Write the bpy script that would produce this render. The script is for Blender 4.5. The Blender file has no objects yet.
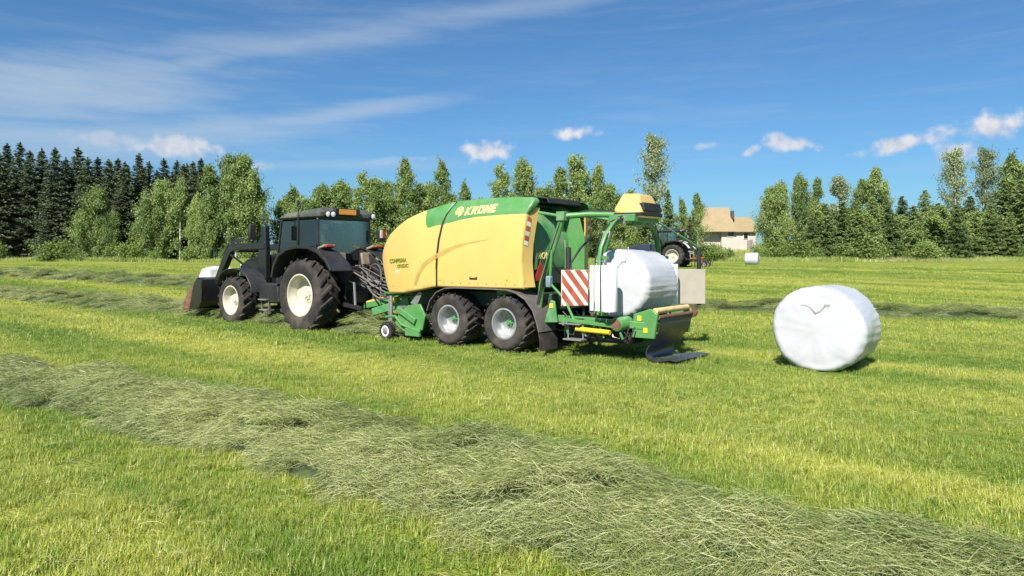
import bpy, bmesh, math, random
import numpy as np
from mathutils import Vector, Matrix, Euler
R = math.radians
rng = np.random.default_rng(7); random.seed(7)
S = bpy.context.scene; COL = S.collection

# ------------------------------------------------------------ camera, sky, sun
F, H, HY = 700.0, 1.75, 256.0
cam = bpy.data.cameras.new('camera'); camo = bpy.data.objects.new('camera', cam); COL.objects.link(camo)
camo.location = (0, 0, H); camo.rotation_euler = (R(90), 0, 0)
cam.sensor_width = 36; cam.lens = F/1024*36; cam.shift_y = -32/1024; cam.clip_end = 3000; cam.clip_start = .05
S.camera = camo
SUN_EL = R(45); SUN_H = Vector((-0.34, -0.94, 0)).normalized()
SUN_ROT = math.atan2(SUN_H.x, SUN_H.y)
w = bpy.data.worlds.new('World'); S.world = w; w.use_nodes = True
SKY_STRENGTH = .0625
sun = bpy.data.lights.new('sun', 'SUN'); sun.energy = 4.6; sun.angle = R(.53); sun.color = (1, .945, .86)
suno = bpy.data.objects.new('sun', sun); COL.objects.link(suno)
sd = Vector((SUN_H.x*math.cos(SUN_EL), SUN_H.y*math.cos(SUN_EL), math.sin(SUN_EL)))
suno.rotation_euler = sd.to_track_quat('Z', 'Y').to_euler(); suno.location = (0, 0, 30)
S.view_settings.view_transform = 'Standard'; S.view_settings.look = 'None'
S.view_settings.exposure = .95; S.view_settings.gamma = 1
S.render.engine = 'CYCLES'; S.cycles.max_bounces = 5; S.cycles.diffuse_bounces = 3; S.cycles.glossy_bounces = 3; S.cycles.transparent_max_bounces = 8

class NT:
    """small helper for node trees"""
    def __init__(s, t): s.t = t
    def n(s, typ, **k):
        x = s.t.nodes.new(typ)
        for a, b in k.items(): setattr(x, a, b)
        return x
    def put(s, sock, v):
        if isinstance(v, bpy.types.NodeSocket): s.t.links.new(v, sock)
        elif v is not None: sock.default_value = v
    def m(s, op, a, b=None, c=None, clamp=False):
        x = s.n('ShaderNodeMath', operation=op, use_clamp=clamp)
        for i, v in enumerate((a, b, c)): s.put(x.inputs[i], v) if v is not None else None
        return x.outputs[0]
    def noise(s, vec, scale, detail=4, rough=.55, dim='3D'):
        x = s.n('ShaderNodeTexNoise', noise_dimensions=dim); s.put(x.inputs['Vector'], vec)
        x.inputs['Scale'].default_value = scale; x.inputs['Detail'].default_value = detail; x.inputs['Roughness'].default_value = rough
        return x.outputs['Fac']
    def ramp(s, v, a, b, lo=0., hi=1.):
        x = s.n('ShaderNodeMapRange', interpolation_type='SMOOTHSTEP'); s.put(x.inputs[0], v)
        for i, q in zip((1, 2, 3, 4), (a, b, lo, hi)): x.inputs[i].default_value = q
        return x.outputs[0]
    def mix(s, f, a, b):
        x = s.n('ShaderNodeMix', data_type='RGBA'); s.put(x.inputs[0], f)
        for i, v in ((6, a), (7, b)): s.put(x.inputs[i], v if isinstance(v, bpy.types.NodeSocket) else (*v[:3], 1))
        return x.outputs[2]
    def mapping(s, vec, loc=(0,0,0), rot=(0,0,0), scale=(1,1,1)):
        x = s.n('ShaderNodeMapping'); s.put(x.inputs[0], vec)
        x.inputs[1].default_value = loc; x.inputs[2].default_value = rot; x.inputs[3].default_value = scale
        return x.outputs[0]

def build_world():
    T = NT(w.node_tree); T.t.nodes.clear()
    sky = T.n('ShaderNodeTexSky', sky_type='NISHITA', sun_disc=False)
    sky.sun_elevation = SUN_EL; sky.sun_rotation = SUN_ROT; sky.air_density = 1.0; sky.dust_density = .7; sky.ozone_density = 2.6
    tc = T.n('ShaderNodeTexCoord'); g = tc.outputs['Generated']
    sp = T.n('ShaderNodeSeparateXYZ'); T.put(sp.inputs[0], g)
    az = T.m('ARCTAN2', sp.outputs[0], sp.outputs[1]); el = T.m('ARCSINE', sp.outputs[2])
    cb = T.n('ShaderNodeCombineXYZ'); T.put(cb.inputs[0], az); T.put(cb.inputs[1], el); ae = cb.outputs[0]
    nz = T.noise(ae, 24, 6, .55); nz2 = T.noise(T.mapping(ae, (3, 1, 0)), 60, 3, .5)
    def ang(px, py):
        a = math.atan((px-512)/F); return a, math.atan((HY-py)/F*math.cos(a))
    def puff(px, py, wx, hy, slope=0., amp=2.3):
        a0, e0 = ang(px, py); da = T.m('SUBTRACT', az, a0); de = T.m('SUBTRACT', el, e0)
        de = T.m('SUBTRACT', de, T.m('MULTIPLY', da, slope))
        q = T.m('SQRT', T.m('ADD', T.m('POWER', T.m('DIVIDE', da, wx/F*.52), 2.), T.m('POWER', T.m('DIVIDE', de, hy/F*.5), 2.)))
        v = T.m('ADD', T.m('SUBTRACT', 1., q), T.m('MULTIPLY', T.m('SUBTRACT', nz, .5), amp))
        return T.m('ADD', v, T.m('MULTIPLY', T.m('SUBTRACT', nz2, .5), .9))
    tot = None
    for args, k in (((575,134,46,17),1.), ((489,152,56,27),1.), ((788,143,52,18,-.25),.85), ((748,152,22,13,.4),.7), ((706,146,46,12),.5),
                 ((905,143,84,20,.22),.95), ((988,127,70,27,.12),1.), ((958,150,46,24),.75), ((172,147,92,24),.8), ((258,167,36,14),.4), ((120,140,120,16),.35),
                 ((400,160,130,8,.1),.2), ((-260,120,160,30),.9), ((1300,130,150,34),.9), ((1800,170,200,30),.8)):
        f = T.ramp(puff(*args), .05, .85, 0, k)
        tot = f if tot is None else T.m('MAXIMUM', tot, f)
    # thin high streaks, stretched along a rising direction, over the whole sky
    def cirrus(rot, sc, lo, hi, amt, off):
        v = T.mapping(ae, off, (0, 0, rot), sc)
        return T.ramp(T.noise(v, 1., 6, .62), lo, hi, 0, amt)
    c1 = cirrus(R(-11), (2.2, 17, 1), .48, .85, .26, (.3, .0, 0))
    c2 = cirrus(R(-8), (4, 60, 1), .45, .85, .16, (5, 2, 0))
    def streak(px, py, wx, hy, slope, k, amp=1.1):
        a0, e0 = ang(px, py); da = T.m('SUBTRACT', az, a0); de = T.m('SUBTRACT', T.m('SUBTRACT', el, e0), T.m('MULTIPLY', da, slope))
        q = T.m('SQRT', T.m('ADD', T.m('POWER', T.m('DIVIDE', da, wx/F), 2.), T.m('POWER', T.m('DIVIDE', de, hy/F), 2.)))
        nn = T.noise(T.mapping(ae, (px*.01, 0, 0), (0, 0, -math.atan(slope)), (7, 50, 1)), 1., 5, .6)
        return T.ramp(T.m('ADD', T.m('SUBTRACT', 1., q), T.m('MULTIPLY', T.m('SUBTRACT', nn, .5), amp)), .0, 1.05, 0, k)
    ci = T.m('MAXIMUM', c1, c2)
    for a in ((300,43,240,22,.17,.45), (480,12,260,18,.12,.38), (200,62,60,13,.22,.42), (340,114,190,14,.18,.52), (200,130,200,20,.1,.55), (60,88,220,46,.12,.62), (90,140,260,30,.05,.5), (330,165,220,10,.03,.3)):
        ci = T.m('MAXIMUM', ci, streak(*a))
    bg = T.n('ShaderNodeBackground'); bg.inputs[1].default_value = SKY_STRENGTH
    deep = T.n('ShaderNodeMix', data_type='RGBA', blend_type='MULTIPLY'); deep.inputs[0].default_value = 1
    T.put(deep.inputs[6], sky.outputs[0]); deep.inputs[7].default_value = (.465, .765, .99, 1)
    c = T.mix(ci, deep.outputs[2], (4.5, 5.3, 6.1))
    sh = T.mix(T.ramp(nz2, .3, .7), (4.9, 5.2, 6.0), (6.6, 6.7, 7.0))
    c = T.mix(tot, c, sh)
    T.put(bg.inputs[0], c)
    o = T.n('ShaderNodeOutputWorld'); T.put(o.inputs[0], bg.outputs[0])
build_world()

# ------------------------------------------------------------ materials
MATS = {}
def mat(name, col, rough=.5, metal=0., var=.12, vscale=6., bump=0., bscale=60., dust=0., dustcol=(.30,.25,.16), coat=0., spec=.5, coords='Object'):
    if name in MATS: return MATS[name]
    m = bpy.data.materials.new(name); m.use_nodes = True; T = NT(m.node_tree); b = T.t.nodes['Principled BSDF']
    tc = T.n('ShaderNodeTexCoord'); v = tc.outputs[coords]
    c = T.mix(T.ramp(T.noise(v, vscale, 5), .3, .7), [x*(1-var) for x in col], [min(1, x*(1+var)) for x in col])
    if dust:
        d = T.ramp(T.noise(v, 2.3, 7, .65), .38, .75, 0, dust); c = T.mix(d, c, dustcol)
        T.put(b.inputs['Roughness'], T.m('ADD', rough, T.m('MULTIPLY', d, .45), clamp=True))
    else: T.put(b.inputs['Roughness'], T.ramp(T.noise(v, vscale*2, 3), .2, .8, max(0, rough-.08), min(1, rough+.08)))
    T.put(b.inputs['Base Color'], c); b.inputs['Metallic'].default_value = metal
    b.inputs['Coat Weight'].default_value = coat; b.inputs['Specular IOR Level'].default_value = spec; b.inputs['Coat Roughness'].default_value = .15
    if bump:
        bn = T.n('ShaderNodeBump'); bn.inputs['Strength'].default_value = bump; bn.inputs['Distance'].default_value = .01
        T.put(bn.inputs['Height'], T.noise(v, bscale, 4)); T.put(b.inputs['Normal'], bn.outputs[0])
    MATS[name] = m; return m
YEL = mat('yellow_paint', (.62,.425,.122), .38, coat=.25, var=.03, vscale=1.5, dust=.14, dustcol=(.52,.42,.22))
GRN = mat('green_paint', (.07,.235,.062), .38, coat=.2, var=.1, dust=.45, dustcol=(.19,.25,.13))
GRND = mat('green_paint_dusty', (.06,.22,.07), .5, var=.15, dust=.7, dustcol=(.24,.30,.19))
DKG = mat('dark_green_steel', (.02,.06,.025), .55, dust=.4, dustcol=(.1,.1,.06))
BLK = mat('black_paint', (.009,.0095,.011), .3, coat=.3, dust=.2, dustcol=(.045,.04,.034))
BLKM = mat('black_plastic', (.012,.012,.013), .55, dust=.25, dustcol=(.055,.05,.04))
FND = mat('grey_fender_plastic', (.022,.023,.026), .38, dust=.3, dustcol=(.07,.063,.055))
RUB = mat('tyre_rubber', (.022,.021,.02), .8, bump=.3, bscale=40, dust=.75, dustcol=(.115,.095,.075), spec=.3)
MATR = mat('rubber_mat', (.03,.034,.042), .33, dust=.4, dustcol=(.10,.10,.11), spec=.5)
CRM = mat('cream_rim_paint', (.52,.49,.39), .4, dust=.35, dustcol=(.42,.36,.24))
SIL = mat('galvanised_rim', (.40,.41,.42), .35, metal=.55, dust=.3, dustcol=(.35,.31,.25))
STL = mat('grey_steel', (.32,.32,.31), .45, metal=.6, dust=.45, dustcol=(.25,.21,.15))
WHT = mat('white_stretch_film', (.46,.47,.495), .3, var=.02, vscale=2, bump=.18, bscale=9, spec=.55)
WHR = mat('white_film_roll', (.8,.8,.82), .35, var=.05)
WHP = mat('white_paint', (.78,.78,.76), .4, dust=.2)
RED = mat('red_reflector', (.42,.03,.02), .35)
REDS = mat('red_stripe', (.40,.085,.06), .5, dust=.2)
WHS = mat('white_stripe', (.72,.68,.6), .5, dust=.35)
ORG = mat('amber_plate', (.75,.30,.04), .4, dust=.25)
ORP = mat('orange_paint', (.36,.08,.025), .45)
YST = mat('yellow_sticker', (.82,.55,.02), .45)
RST = mat('rusty_steel', (.16,.075,.045), .75, var=.4, vscale=12, dust=.35, dustcol=(.10,.07,.05))
RSL = mat('rusty_roller_cap', (.13,.065,.04), .7, var=.3)
ROLY = mat('worn_yellow_roller', (.62,.47,.22), .45, var=.15, dust=.5, dustcol=(.4,.33,.2))
HOS = mat('grey_hydraulic_hose', (.10,.097,.092), .5, dust=.5, dustcol=(.32,.28,.22))
HOSB = mat('black_hose', (.02,.02,.02), .5, dust=.4, dustcol=(.12,.1,.08))
LTR = mat('cream_lettering', (.85,.72,.25), .45, var=.03)
LTG = mat('green_lettering', (.16,.19,.02), .5, var=.05)
SWG = mat('ochre_swoosh', (.44,.30,.085), .42, var=.08)
DRT = mat('dusty_tan_metal', (.21,.17,.115), .65, var=.25, dust=.5)
BGE = mat('beige_board', (.36,.325,.265), .6, var=.06, dust=.3, dustcol=(.42,.38,.3))
SEAT = mat('dark_blue_upholstery', (.03,.05,.10), .7)
LAMP = mat('lamp_glass', (.85,.86,.85), .1, spec=.8)
BLU = mat('blue_grey_paint', (.05,.09,.14), .35, dust=.2)
def glass_mat():
    m = bpy.data.materials.new('tinted_cab_glass'); m.use_nodes = True; T = NT(m.node_tree); T.t.nodes.clear()
    tr = T.n('ShaderNodeBsdfTransparent'); tr.inputs[0].default_value = (.82, .90, .88, 1)
    gl = T.n('ShaderNodeBsdfGlossy'); gl.inputs[1].default_value = .03; gl.inputs[0].default_value = (.9, .95, .95, 1)
    fr = T.n('ShaderNodeFresnel'); fr.inputs[0].default_value = 1.55
    df = T.n('ShaderNodeBsdfDiffuse'); df.inputs[0].default_value = (.10, .12, .115, 1)
    mx0 = T.n('ShaderNodeMixShader'); mx0.inputs[0].default_value = .04
    T.put(mx0.inputs[1], tr.outputs[0]); T.put(mx0.inputs[2], df.outputs[0])
    mx = T.n('ShaderNodeMixShader'); T.put(mx.inputs[0], T.m('MULTIPLY', fr.outputs[0], 1.9, clamp=True))
    T.put(mx.inputs[1], mx0.outputs[0]); T.put(mx.inputs[2], gl.outputs[0])
    o = T.n('ShaderNodeOutputMaterial'); T.put(o.inputs[0], mx.outputs[0]); return m
GLS = glass_mat()

def leaf_mat(name, dark, light, scale=.35, trans=.3, rough=.6):
    m = bpy.data.materials.new(name); m.use_nodes = True; T = NT(m.node_tree); T.t.nodes.clear()
    ge = T.n('ShaderNodeNewGeometry'); oi = T.n('ShaderNodeObjectInfo')
    f = T.m('ADD', T.m('MULTIPLY', T.noise(ge.outputs['Position'], scale, 4), .9), T.m('MULTIPLY', T.noise(ge.outputs['Position'], scale*9, 2), .5))
    f = T.ramp(T.m('ADD', f, T.m('MULTIPLY', T.m('SUBTRACT', oi.outputs['Random'], .5), .28)), .42, 1.0)
    c = T.mix(f, dark, light)
    df = T.n('ShaderNodeBsdfDiffuse'); T.put(df.inputs[0], c)
    tl = T.n('ShaderNodeBsdfTranslucent'); T.put(tl.inputs[0], c)
    gs = T.n('ShaderNodeBsdfGlossy'); gs.inputs[0].default_value = (1, 1, 1, 1); gs.inputs[1].default_value = rough
    a = T.n('ShaderNodeMixShader'); a.inputs[0].default_value = trans; T.put(a.inputs[1], df.outputs[0]); T.put(a.inputs[2], tl.outputs[0])
    b = T.n('ShaderNodeMixShader'); b.inputs[0].default_value = .035; T.put(b.inputs[1], a.outputs[0]); T.put(b.inputs[2], gs.outputs[0])
    o = T.n('ShaderNodeOutputMaterial'); T.put(o.inputs[0], b.outputs[0]); return m
L_SPR = leaf_mat('spruce_needles', (.030,.050,.022), (.115,.150,.065), trans=.15)
L_SPL = leaf_mat('young_spruce_needles', (.055,.095,.022), (.18,.235,.06), trans=.2)
L_BIR = leaf_mat('birch_leaves', (.105,.175,.036), (.34,.43,.125), trans=.35)
L_BIP = leaf_mat('pale_birch_leaves', (.12,.18,.075), (.33,.39,.20), trans=.35)
L_BIW = leaf_mat('willow_leaves', (.095,.165,.028), (.27,.36,.075), trans=.35)
L_GRS = leaf_mat('tall_meadow_grass', (.26,.34,.06), (.50,.55,.18), trans=.35)
L_SED = leaf_mat('pale_seed_grass', (.30,.29,.11), (.55,.48,.26), trans=.3)
BARK = mat('spruce_bark', (.07,.05,.035), .9, var=.4, vscale=5)
BARKB = mat('birch_bark', (.42,.40,.36), .8, var=.5, vscale=3)

HEAD = math.atan2(.622, -.783)
def field_tone(T, pos):
    """yellow/green factor shared by the ground and the grass on it: mowing strips and patches"""
    along = T.mapping(pos, (0,0,0), (0,0,-HEAD), (1,1,1)); st = T.mapping(along, (0,0,0), (0,0,0), (.035,.55,.3))
    a = T.noise(st, 1., 3, .55); b = T.noise(pos, .55, 4, .6); c = T.noise(pos, 3.2, 3, .6)
    return T.m('ADD', T.m('ADD', T.m('MULTIPLY', T.m('SUBTRACT', T.m('MULTIPLY', a, 1.7), .35), 1.0), T.m('MULTIPLY', b, .75)), T.m('MULTIPLY', c, .45))
G_LO, G_MID, G_STRAW = (.125,.20,.020), (.34,.375,.05), (.50,.45,.16)
def grass_ground():
    m = bpy.data.materials.new('mown_field'); m.use_nodes = True; T = NT(m.node_tree); b = T.t.nodes['Principled BSDF']
    ge = T.n('ShaderNodeNewGeometry'); p = ge.outputs['Position']
    f = field_tone(T, p); fine = T.noise(p, 9, 5, .7); tiny = T.noise(p, 45, 3, .7)
    c = T.mix(T.ramp(f, .80, 1.42), G_LO, G_MID)
    c = T.mix(T.ramp(T.m('ADD', fine, T.m('MULTIPLY', f, .25)), .70, 1.0, 0, .55), c, G_STRAW)
    c = T.mix(T.ramp(T.m('ADD', T.m('MULTIPLY', tiny, .6), T.m('MULTIPLY', T.noise(p, 150, 2), .4)), .34, .58, .8, 0), c, (.04,.055,.012))
    # beyond the mown edge the land is rough meadow
    T.put(b.inputs['Base Color'], c); b.inputs['Roughness'].default_value = .85; b.inputs['Specular IOR Level'].default_value = .15
    bn = T.n('ShaderNodeBump'); bn.inputs['Strength'].default_value = .8; bn.inputs['Distance'].default_value = .06
    T.put(bn.inputs['Height'], T.m('ADD', fine, T.noise(p, 30, 3))); T.put(b.inputs['Normal'], bn.outputs[0])
    return m
def blade_mat(name, lo, mid, straw, straw_amt, trans=.35):
    m = bpy.data.materials.new(name); m.use_nodes = True; T = NT(m.node_tree); T.t.nodes.clear()
    ge = T.n('ShaderNodeNewGeometry'); p = ge.outputs['Position']; oi = T.n('ShaderNodeObjectInfo')
    f = T.m('ADD', field_tone(T, p), T.m('MULTIPLY', T.m('SUBTRACT', ge.outputs['Random Per Island'], .5), .5))
    c = T.mix(T.ramp(f, .80, 1.42), lo, mid)
    c = T.mix(T.m('MULTIPLY', T.ramp(T.m('FRACT', T.m('MULTIPLY', ge.outputs['Random Per Island'], 7.31)), .62, .74), T.ramp(f, .85, 1.5, straw_amt*.35, straw_amt)), c, straw)
    df = T.n('ShaderNodeBsdfDiffuse'); T.put(df.inputs[0], c); tl = T.n('ShaderNodeBsdfTranslucent'); T.put(tl.inputs[0], c)
    gs = T.n('ShaderNodeBsdfGlossy'); gs.inputs[1].default_value = .45
    a = T.n('ShaderNodeMixShader'); a.inputs[0].default_value = trans; T.put(a.inputs[1], df.outputs[0]); T.put(a.inputs[2], tl.outputs[0])
    b = T.n('ShaderNodeMixShader'); b.inputs[0].default_value = .04; T.put(b.inputs[1], a.outputs[0]); T.put(b.inputs[2], gs.outputs[0])
    o = T.n('ShaderNodeOutputMaterial'); T.put(o.inputs[0], b.outputs[0]); return m
BLADE = blade_mat('grass_blades', (.135,.255,.022), (.42,.47,.062), (.68,.61,.25), .78)
HAYM = blade_mat('cut_grass_stalks', (.125,.18,.044), (.285,.33,.10), (.60,.57,.29), .55, .2)
HAYD = mat('cut_grass_heap', (.05,.07,.02), .9, var=.45, vscale=14, bump=1., bscale=25, coords='Object')  # darker than the stalks: shadow in the gaps between them, put into the colour

# ------------------------------------------------------------ geometry helpers
class MB:
    def __init__(s): s.v = []; s.f = []
    def add(s, vs, fs):
        o = len(s.v); s.v += [tuple(v) for v in vs]; s.f += [tuple(i+o for i in f) for f in fs]; return s
    def box(s, c, d, rot=None):
        M = Euler(rot or (0,0,0)).to_matrix(); c = Vector(c)
        vs = [c + M @ Vector((x*d[0]/2, y*d[1]/2, z*d[2]/2)) for x in (-1,1) for y in (-1,1) for z in (-1,1)]
        return s.add(vs, [(0,1,3,2),(4,6,7,5),(0,4,5,1),(2,3,7,6),(0,2,6,4),(1,5,7,3)])
    def tube(s, pts, r, seg=10, cap=True):
        pts = [Vector(p) for p in pts]; n = len(pts); rr = r if isinstance(r, (list, tuple)) else [r]*n
        base = len(s.v); up = Vector((0,0,1)); prev = None
        for i, p in enumerate(pts):
            d = (pts[min(i+1, n-1)] - pts[max(i-1, 0)]).normalized()
            if prev is None:
                a = d.cross(up) if abs(d.dot(up)) < .95 else d.cross(Vector((1,0,0)))
                a.normalize()
            else: a = (prev - d*prev.dot(d)).normalized()
            prev = a; b = d.cross(a)
            for k in range(seg):
                t = 2*math.pi*k/seg; s.v.append(tuple(p + (a*math.cos(t) + b*math.sin(t))*rr[i]))
        for i in range(n-1):
            for k in range(seg):
                k2 = (k+1) % seg; s.f.append((base+i*seg+k, base+i*seg+k2, base+(i+1)*seg+k2, base+(i+1)*seg+k))
        if cap: s.f.append(tuple(base+k for k in range(seg))[::-1]); s.f.append(tuple(base+(n-1)*seg+k for k in range(seg)))
        return s
    def bar(s, p0, p1, a, b):
        """rectangular bar between two points, a wide (horizontal), b high"""
        p0, p1 = Vector(p0), Vector(p1); d = (p1-p0).normalized(); sx = d.cross(Vector((0,0,1)))
        sx = sx.normalized() if sx.length > .01 else Vector((0,1,0)); up = sx.cross(d)
        vs = [p + sx*a/2*i + up*b/2*j for p in (p0, p1) for i, j in ((-1,-1),(1,-1),(1,1),(-1,1))]
        return s.add(vs, [(0,1,2,3)[::-1],(4,5,6,7),(0,1,5,4),(1,2,6,5),(2,3,7,6),(3,0,4,7)])
    def prism(s, xz, y0, y1):
        n = len(xz); vs = [(x, y0, z) for x, z in xz] + [(x, y1, z) for x, z in xz]
        return s.add(vs, [tuple(range(n)), tuple(range(2*n-1, n-1, -1))] + [(i, n+i, n+(i+1) % n, (i+1) % n) for i in range(n)])
    def strip(s, path, y0, y1, th):
        """a bent sheet: path of (x,z), from y0 to y1, thickness th"""
        P = [Vector((a, 0, b)) for a, b in path]; n = len(P); out = []
        for i in range(n):
            d = (P[min(i+1, n-1)]-P[max(i-1, 0)]).normalized(); out.append(P[i] + Vector((-d.z, 0, d.x))*th)
        vs = []
        for i in range(n):
            for q in (P[i], out[i]):
                for y in (y0, y1): vs.append((q.x, y, q.z))
        fs = []
        for i in range(n-1):
            a = i*4; b = a+4; fs += [(a,a+1,b+1,b),(a+2,b+2,b+3,a+3),(a,b,b+2,a+2),(a+1,a+3,b+3,b+1)]
        fs += [(0,2,3,1), (4*n-4,4*n-3,4*n-1,4*n-2)]; return s.add(vs, fs)
    def lathe(s, prof, c=(0,0,0), seg=40, axis='y'):
        """profile of (radius, offset along axis)"""
        base = len(s.v); n = len(prof)
        for r, o in prof:
            for k in range(seg):
                t = 2*math.pi*k/seg
                v = (c[0]+r*math.cos(t), c[1]+o, c[2]+r*math.sin(t)) if axis == 'y' else (c[0]+r*math.cos(t), c[1]+r*math.sin(t), c[2]+o)
                s.v.append(v)
        for i in range(n-1):
            for k in range(seg):
                k2 = (k+1) % seg; s.f.append((base+i*seg+k, base+i*seg+k2, base+(i+1)*seg+k2, base+(i+1)*seg+k))
        return s
    def build(s, name, m, parent=None, bevel=0., smooth=40, loc=None):
        me = bpy.data.meshes.new(name); me.from_pydata(s.v, [], s.f); me.validate()
        bm = bmesh.new(); bm.from_mesh(me); bmesh.ops.recalc_face_normals(bm, faces=bm.faces); bm.to_mesh(me); bm.free()
        return link(name, me, m, parent, bevel, smooth, loc)
def link(name, me, m, parent=None, bevel=0., smooth=40, loc=None):
    if smooth:
        me.polygons.foreach_set('use_smooth', [True]*len(me.polygons)); me.set_sharp_from_angle(angle=R(smooth))
    for x in (m if isinstance(m, (list, tuple)) else [m]):
        if x: me.materials.append(x)
    o = bpy.data.objects.new(name, me); COL.objects.link(o)
    if parent: o.parent = parent
    if loc: o.location = loc
    if bevel:
        b = o.modifiers.new('bevel', 'BEVEL'); b.width = bevel; b.segments = 2; b.limit_method = 'ANGLE'; b.angle_limit = R(35)
    return o
def tag(o, label=None, cat=None, group=None, kind=None):
    for k, v in (('label', label), ('category', cat), ('group', group), ('kind', kind)):
        if v: o[k] = v
    return o
def empty(name, loc, rz=0, **k):
    o = bpy.data.objects.new(name, None); COL.objects.link(o); o.location = loc; o.rotation_euler = (0, 0, rz); o.empty_display_size = .2
    return tag(o, **k)
def copy_tree(o, parent=None):
    c = o.copy(); COL.objects.link(c); c.parent = parent
    for ch in [x for x in o.children]: copy_tree(ch, c)
    return c
def text_mesh(name, body, size, m, parent, fx, bold=.012, shear=0., extrude=.003):
    """flat lettering; fx maps (u, v, depth) of the text plane to local space"""
    cu = bpy.data.curves.new(name, 'FONT'); cu.body = body; cu.size = size; cu.offset = bold*size; cu.shear = shear; cu.extrude = extrude; cu.align_x = 'CENTER'
    cu.resolution_u = 3
    o = bpy.data.objects.new(name, cu); COL.objects.link(o); bpy.context.view_layer.update()
    me = bpy.data.meshes.new_from_object(o.evaluated_get(bpy.context.evaluated_depsgraph_get())); bpy.data.objects.remove(o)
    for v in me.vertices: v.co = fx(v.co.x, v.co.y, v.co.z+extrude)
    me.materials.clear()
    return link(name, me, m, parent, smooth=0)

# ------------------------------------------------------------ terrain
def sst(a, b, x):
    t = np.clip((np.asarray(x, float)-a)/(b-a), 0, 1); return t*t*(3-2*t)
def ground(x, y):
    """height of the land: flat near the camera, a gentle rise to the field edge, a bank to the right of the house"""
    x = np.asarray(x, float); y = np.asarray(y, float)
    z = .92*sst(19, 52, y)
    z = z + (sst(101, 135, y)*3.2)*sst(5, 35, x) + sst(104, 150, y)*.8*(1-sst(5, 35, x))
    z = z + .05*np.sin(x*.13+1)*np.sin(y*.11)*sst(20, 40, y)
    return z
def g1(x, y): return float(ground(x, y))
def gp(px, Y, py=None): return ((px-512)/F*Y, Y, g1((px-512)/F*Y, Y))
def ground_px(px, py):
    """the ground point seen at a place in the photograph"""
    lo, hi = 2., 140.
    for _ in range(60):
        Y = (lo+hi)/2; yy = HY + F*(H-g1((px-512)/F*Y, Y))/Y
        if yy > py: lo = Y
        else: hi = Y
    return Vector(((px-512)/F*Y, Y, g1((px-512)/F*Y, Y)))
ys = np.concatenate([np.linspace(-30, 0, 8)[:-1], np.linspace(0, 60, 100)[:-1], np.linspace(60, 160, 60)[:-1], np.geomspace(160, 1200, 20)])
xs = np.concatenate([-np.geomspace(900, 60, 14)[:-1], np.linspace(-60, 60, 90)[:-1], np.geomspace(60, 900, 14)])
XX, YY = np.meshgrid(xs, ys); ZZ = ground(XX, YY)
nx, ny = len(xs), len(ys)
me = bpy.data.meshes.new('field'); me.from_pydata(np.stack([XX.ravel(), YY.ravel(), ZZ.ravel()], 1).tolist(), [], [(j*nx+i, j*nx+i+1, (j+1)*nx+i+1, (j+1)*nx+i) for j in range(ny-1) for i in range(nx-1)])
field = tag(link('field', me, grass_ground(), smooth=180), kind='structure', label='mown hay meadow running to the tree line')

# ------------------------------------------------------------ grass and hay as scattered blades
def blade_bunch(name, n, rad, h0, h1, wd, lean, m, lying=False, seed=0, clumps=0):
    rg = np.random.default_rng(seed); vs = []; fs = []
    ca = rg.uniform(0, 2*math.pi, max(1, clumps)); cr = rad*np.sqrt(rg.uniform(0, 1, max(1, clumps))); ch = rg.uniform(.7, 1.3, max(1, clumps))
    for i in range(n):
        a = rg.uniform(0, 2*math.pi); r = rad*math.sqrt(rg.uniform()); x, y = r*math.cos(a), r*math.sin(a)
        h = rg.uniform(h0, h1)
        if clumps and rg.uniform() < .75:
            q_ = rg.integers(clumps); x = cr[q_]*math.cos(ca[q_])+rg.normal(0, .018); y = cr[q_]*math.sin(ca[q_])+rg.normal(0, .018); h *= ch[q_]
        d = rg.uniform(0, 2*math.pi); wv = wd*rg.uniform(.6, 1.2)
        o = len(vs)
        if lying:
            z0 = rg.uniform(-.02, .045); bend = rg.normal(0, 1.0); rise = rg.normal(0, .30)
            p = np.array([x, y, z0]); dirv = np.array([math.cos(d), math.sin(d), 0]); sd_ = np.array([-dirv[1], dirv[0], 0])
            for k, t in enumerate((0, .33, .66, 1)):
                q = p + dirv*(t-.5)*h + sd_*bend*h*(t-.5)**2 + np.array([0,0, rise*h*(t-.5) - .25*h*(t-.5)**2 + .02])
                tw = np.array([sd_[0]*.7, sd_[1]*.7, .7])*wv*(1-.5*t)
                vs += [tuple(q-tw), tuple(q+tw)]
            fs += [(o+2*k, o+2*k+1, o+2*k+3, o+2*k+2) for k in range(3)]
        else:
            ln = abs(rg.normal(0, lean)); dx, dy = math.cos(d), math.sin(d); sx, sy = -dy, dx
            for t, ww in ((0, 1), (.5, .8)):
                off = ln*h*t*t; vs += [(x+dx*off-sx*wv*ww, y+dy*off-sy*wv*ww, h*t-.01), (x+dx*off+sx*wv*ww, y+dy*off+sy*wv*ww, h*t-.01)]
            off = ln*h; vs += [(x+dx*off, y+dy*off, h*(1-.25*min(1, ln)))]
            fs += [(o,o+1,o+3,o+2), (o+2,o+3,o+4)]
    me = bpy.data.meshes.new(name); me.from_pydata(vs, [], fs); me.materials.append(m); return bpy.data.objects.new(name, me)
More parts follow.
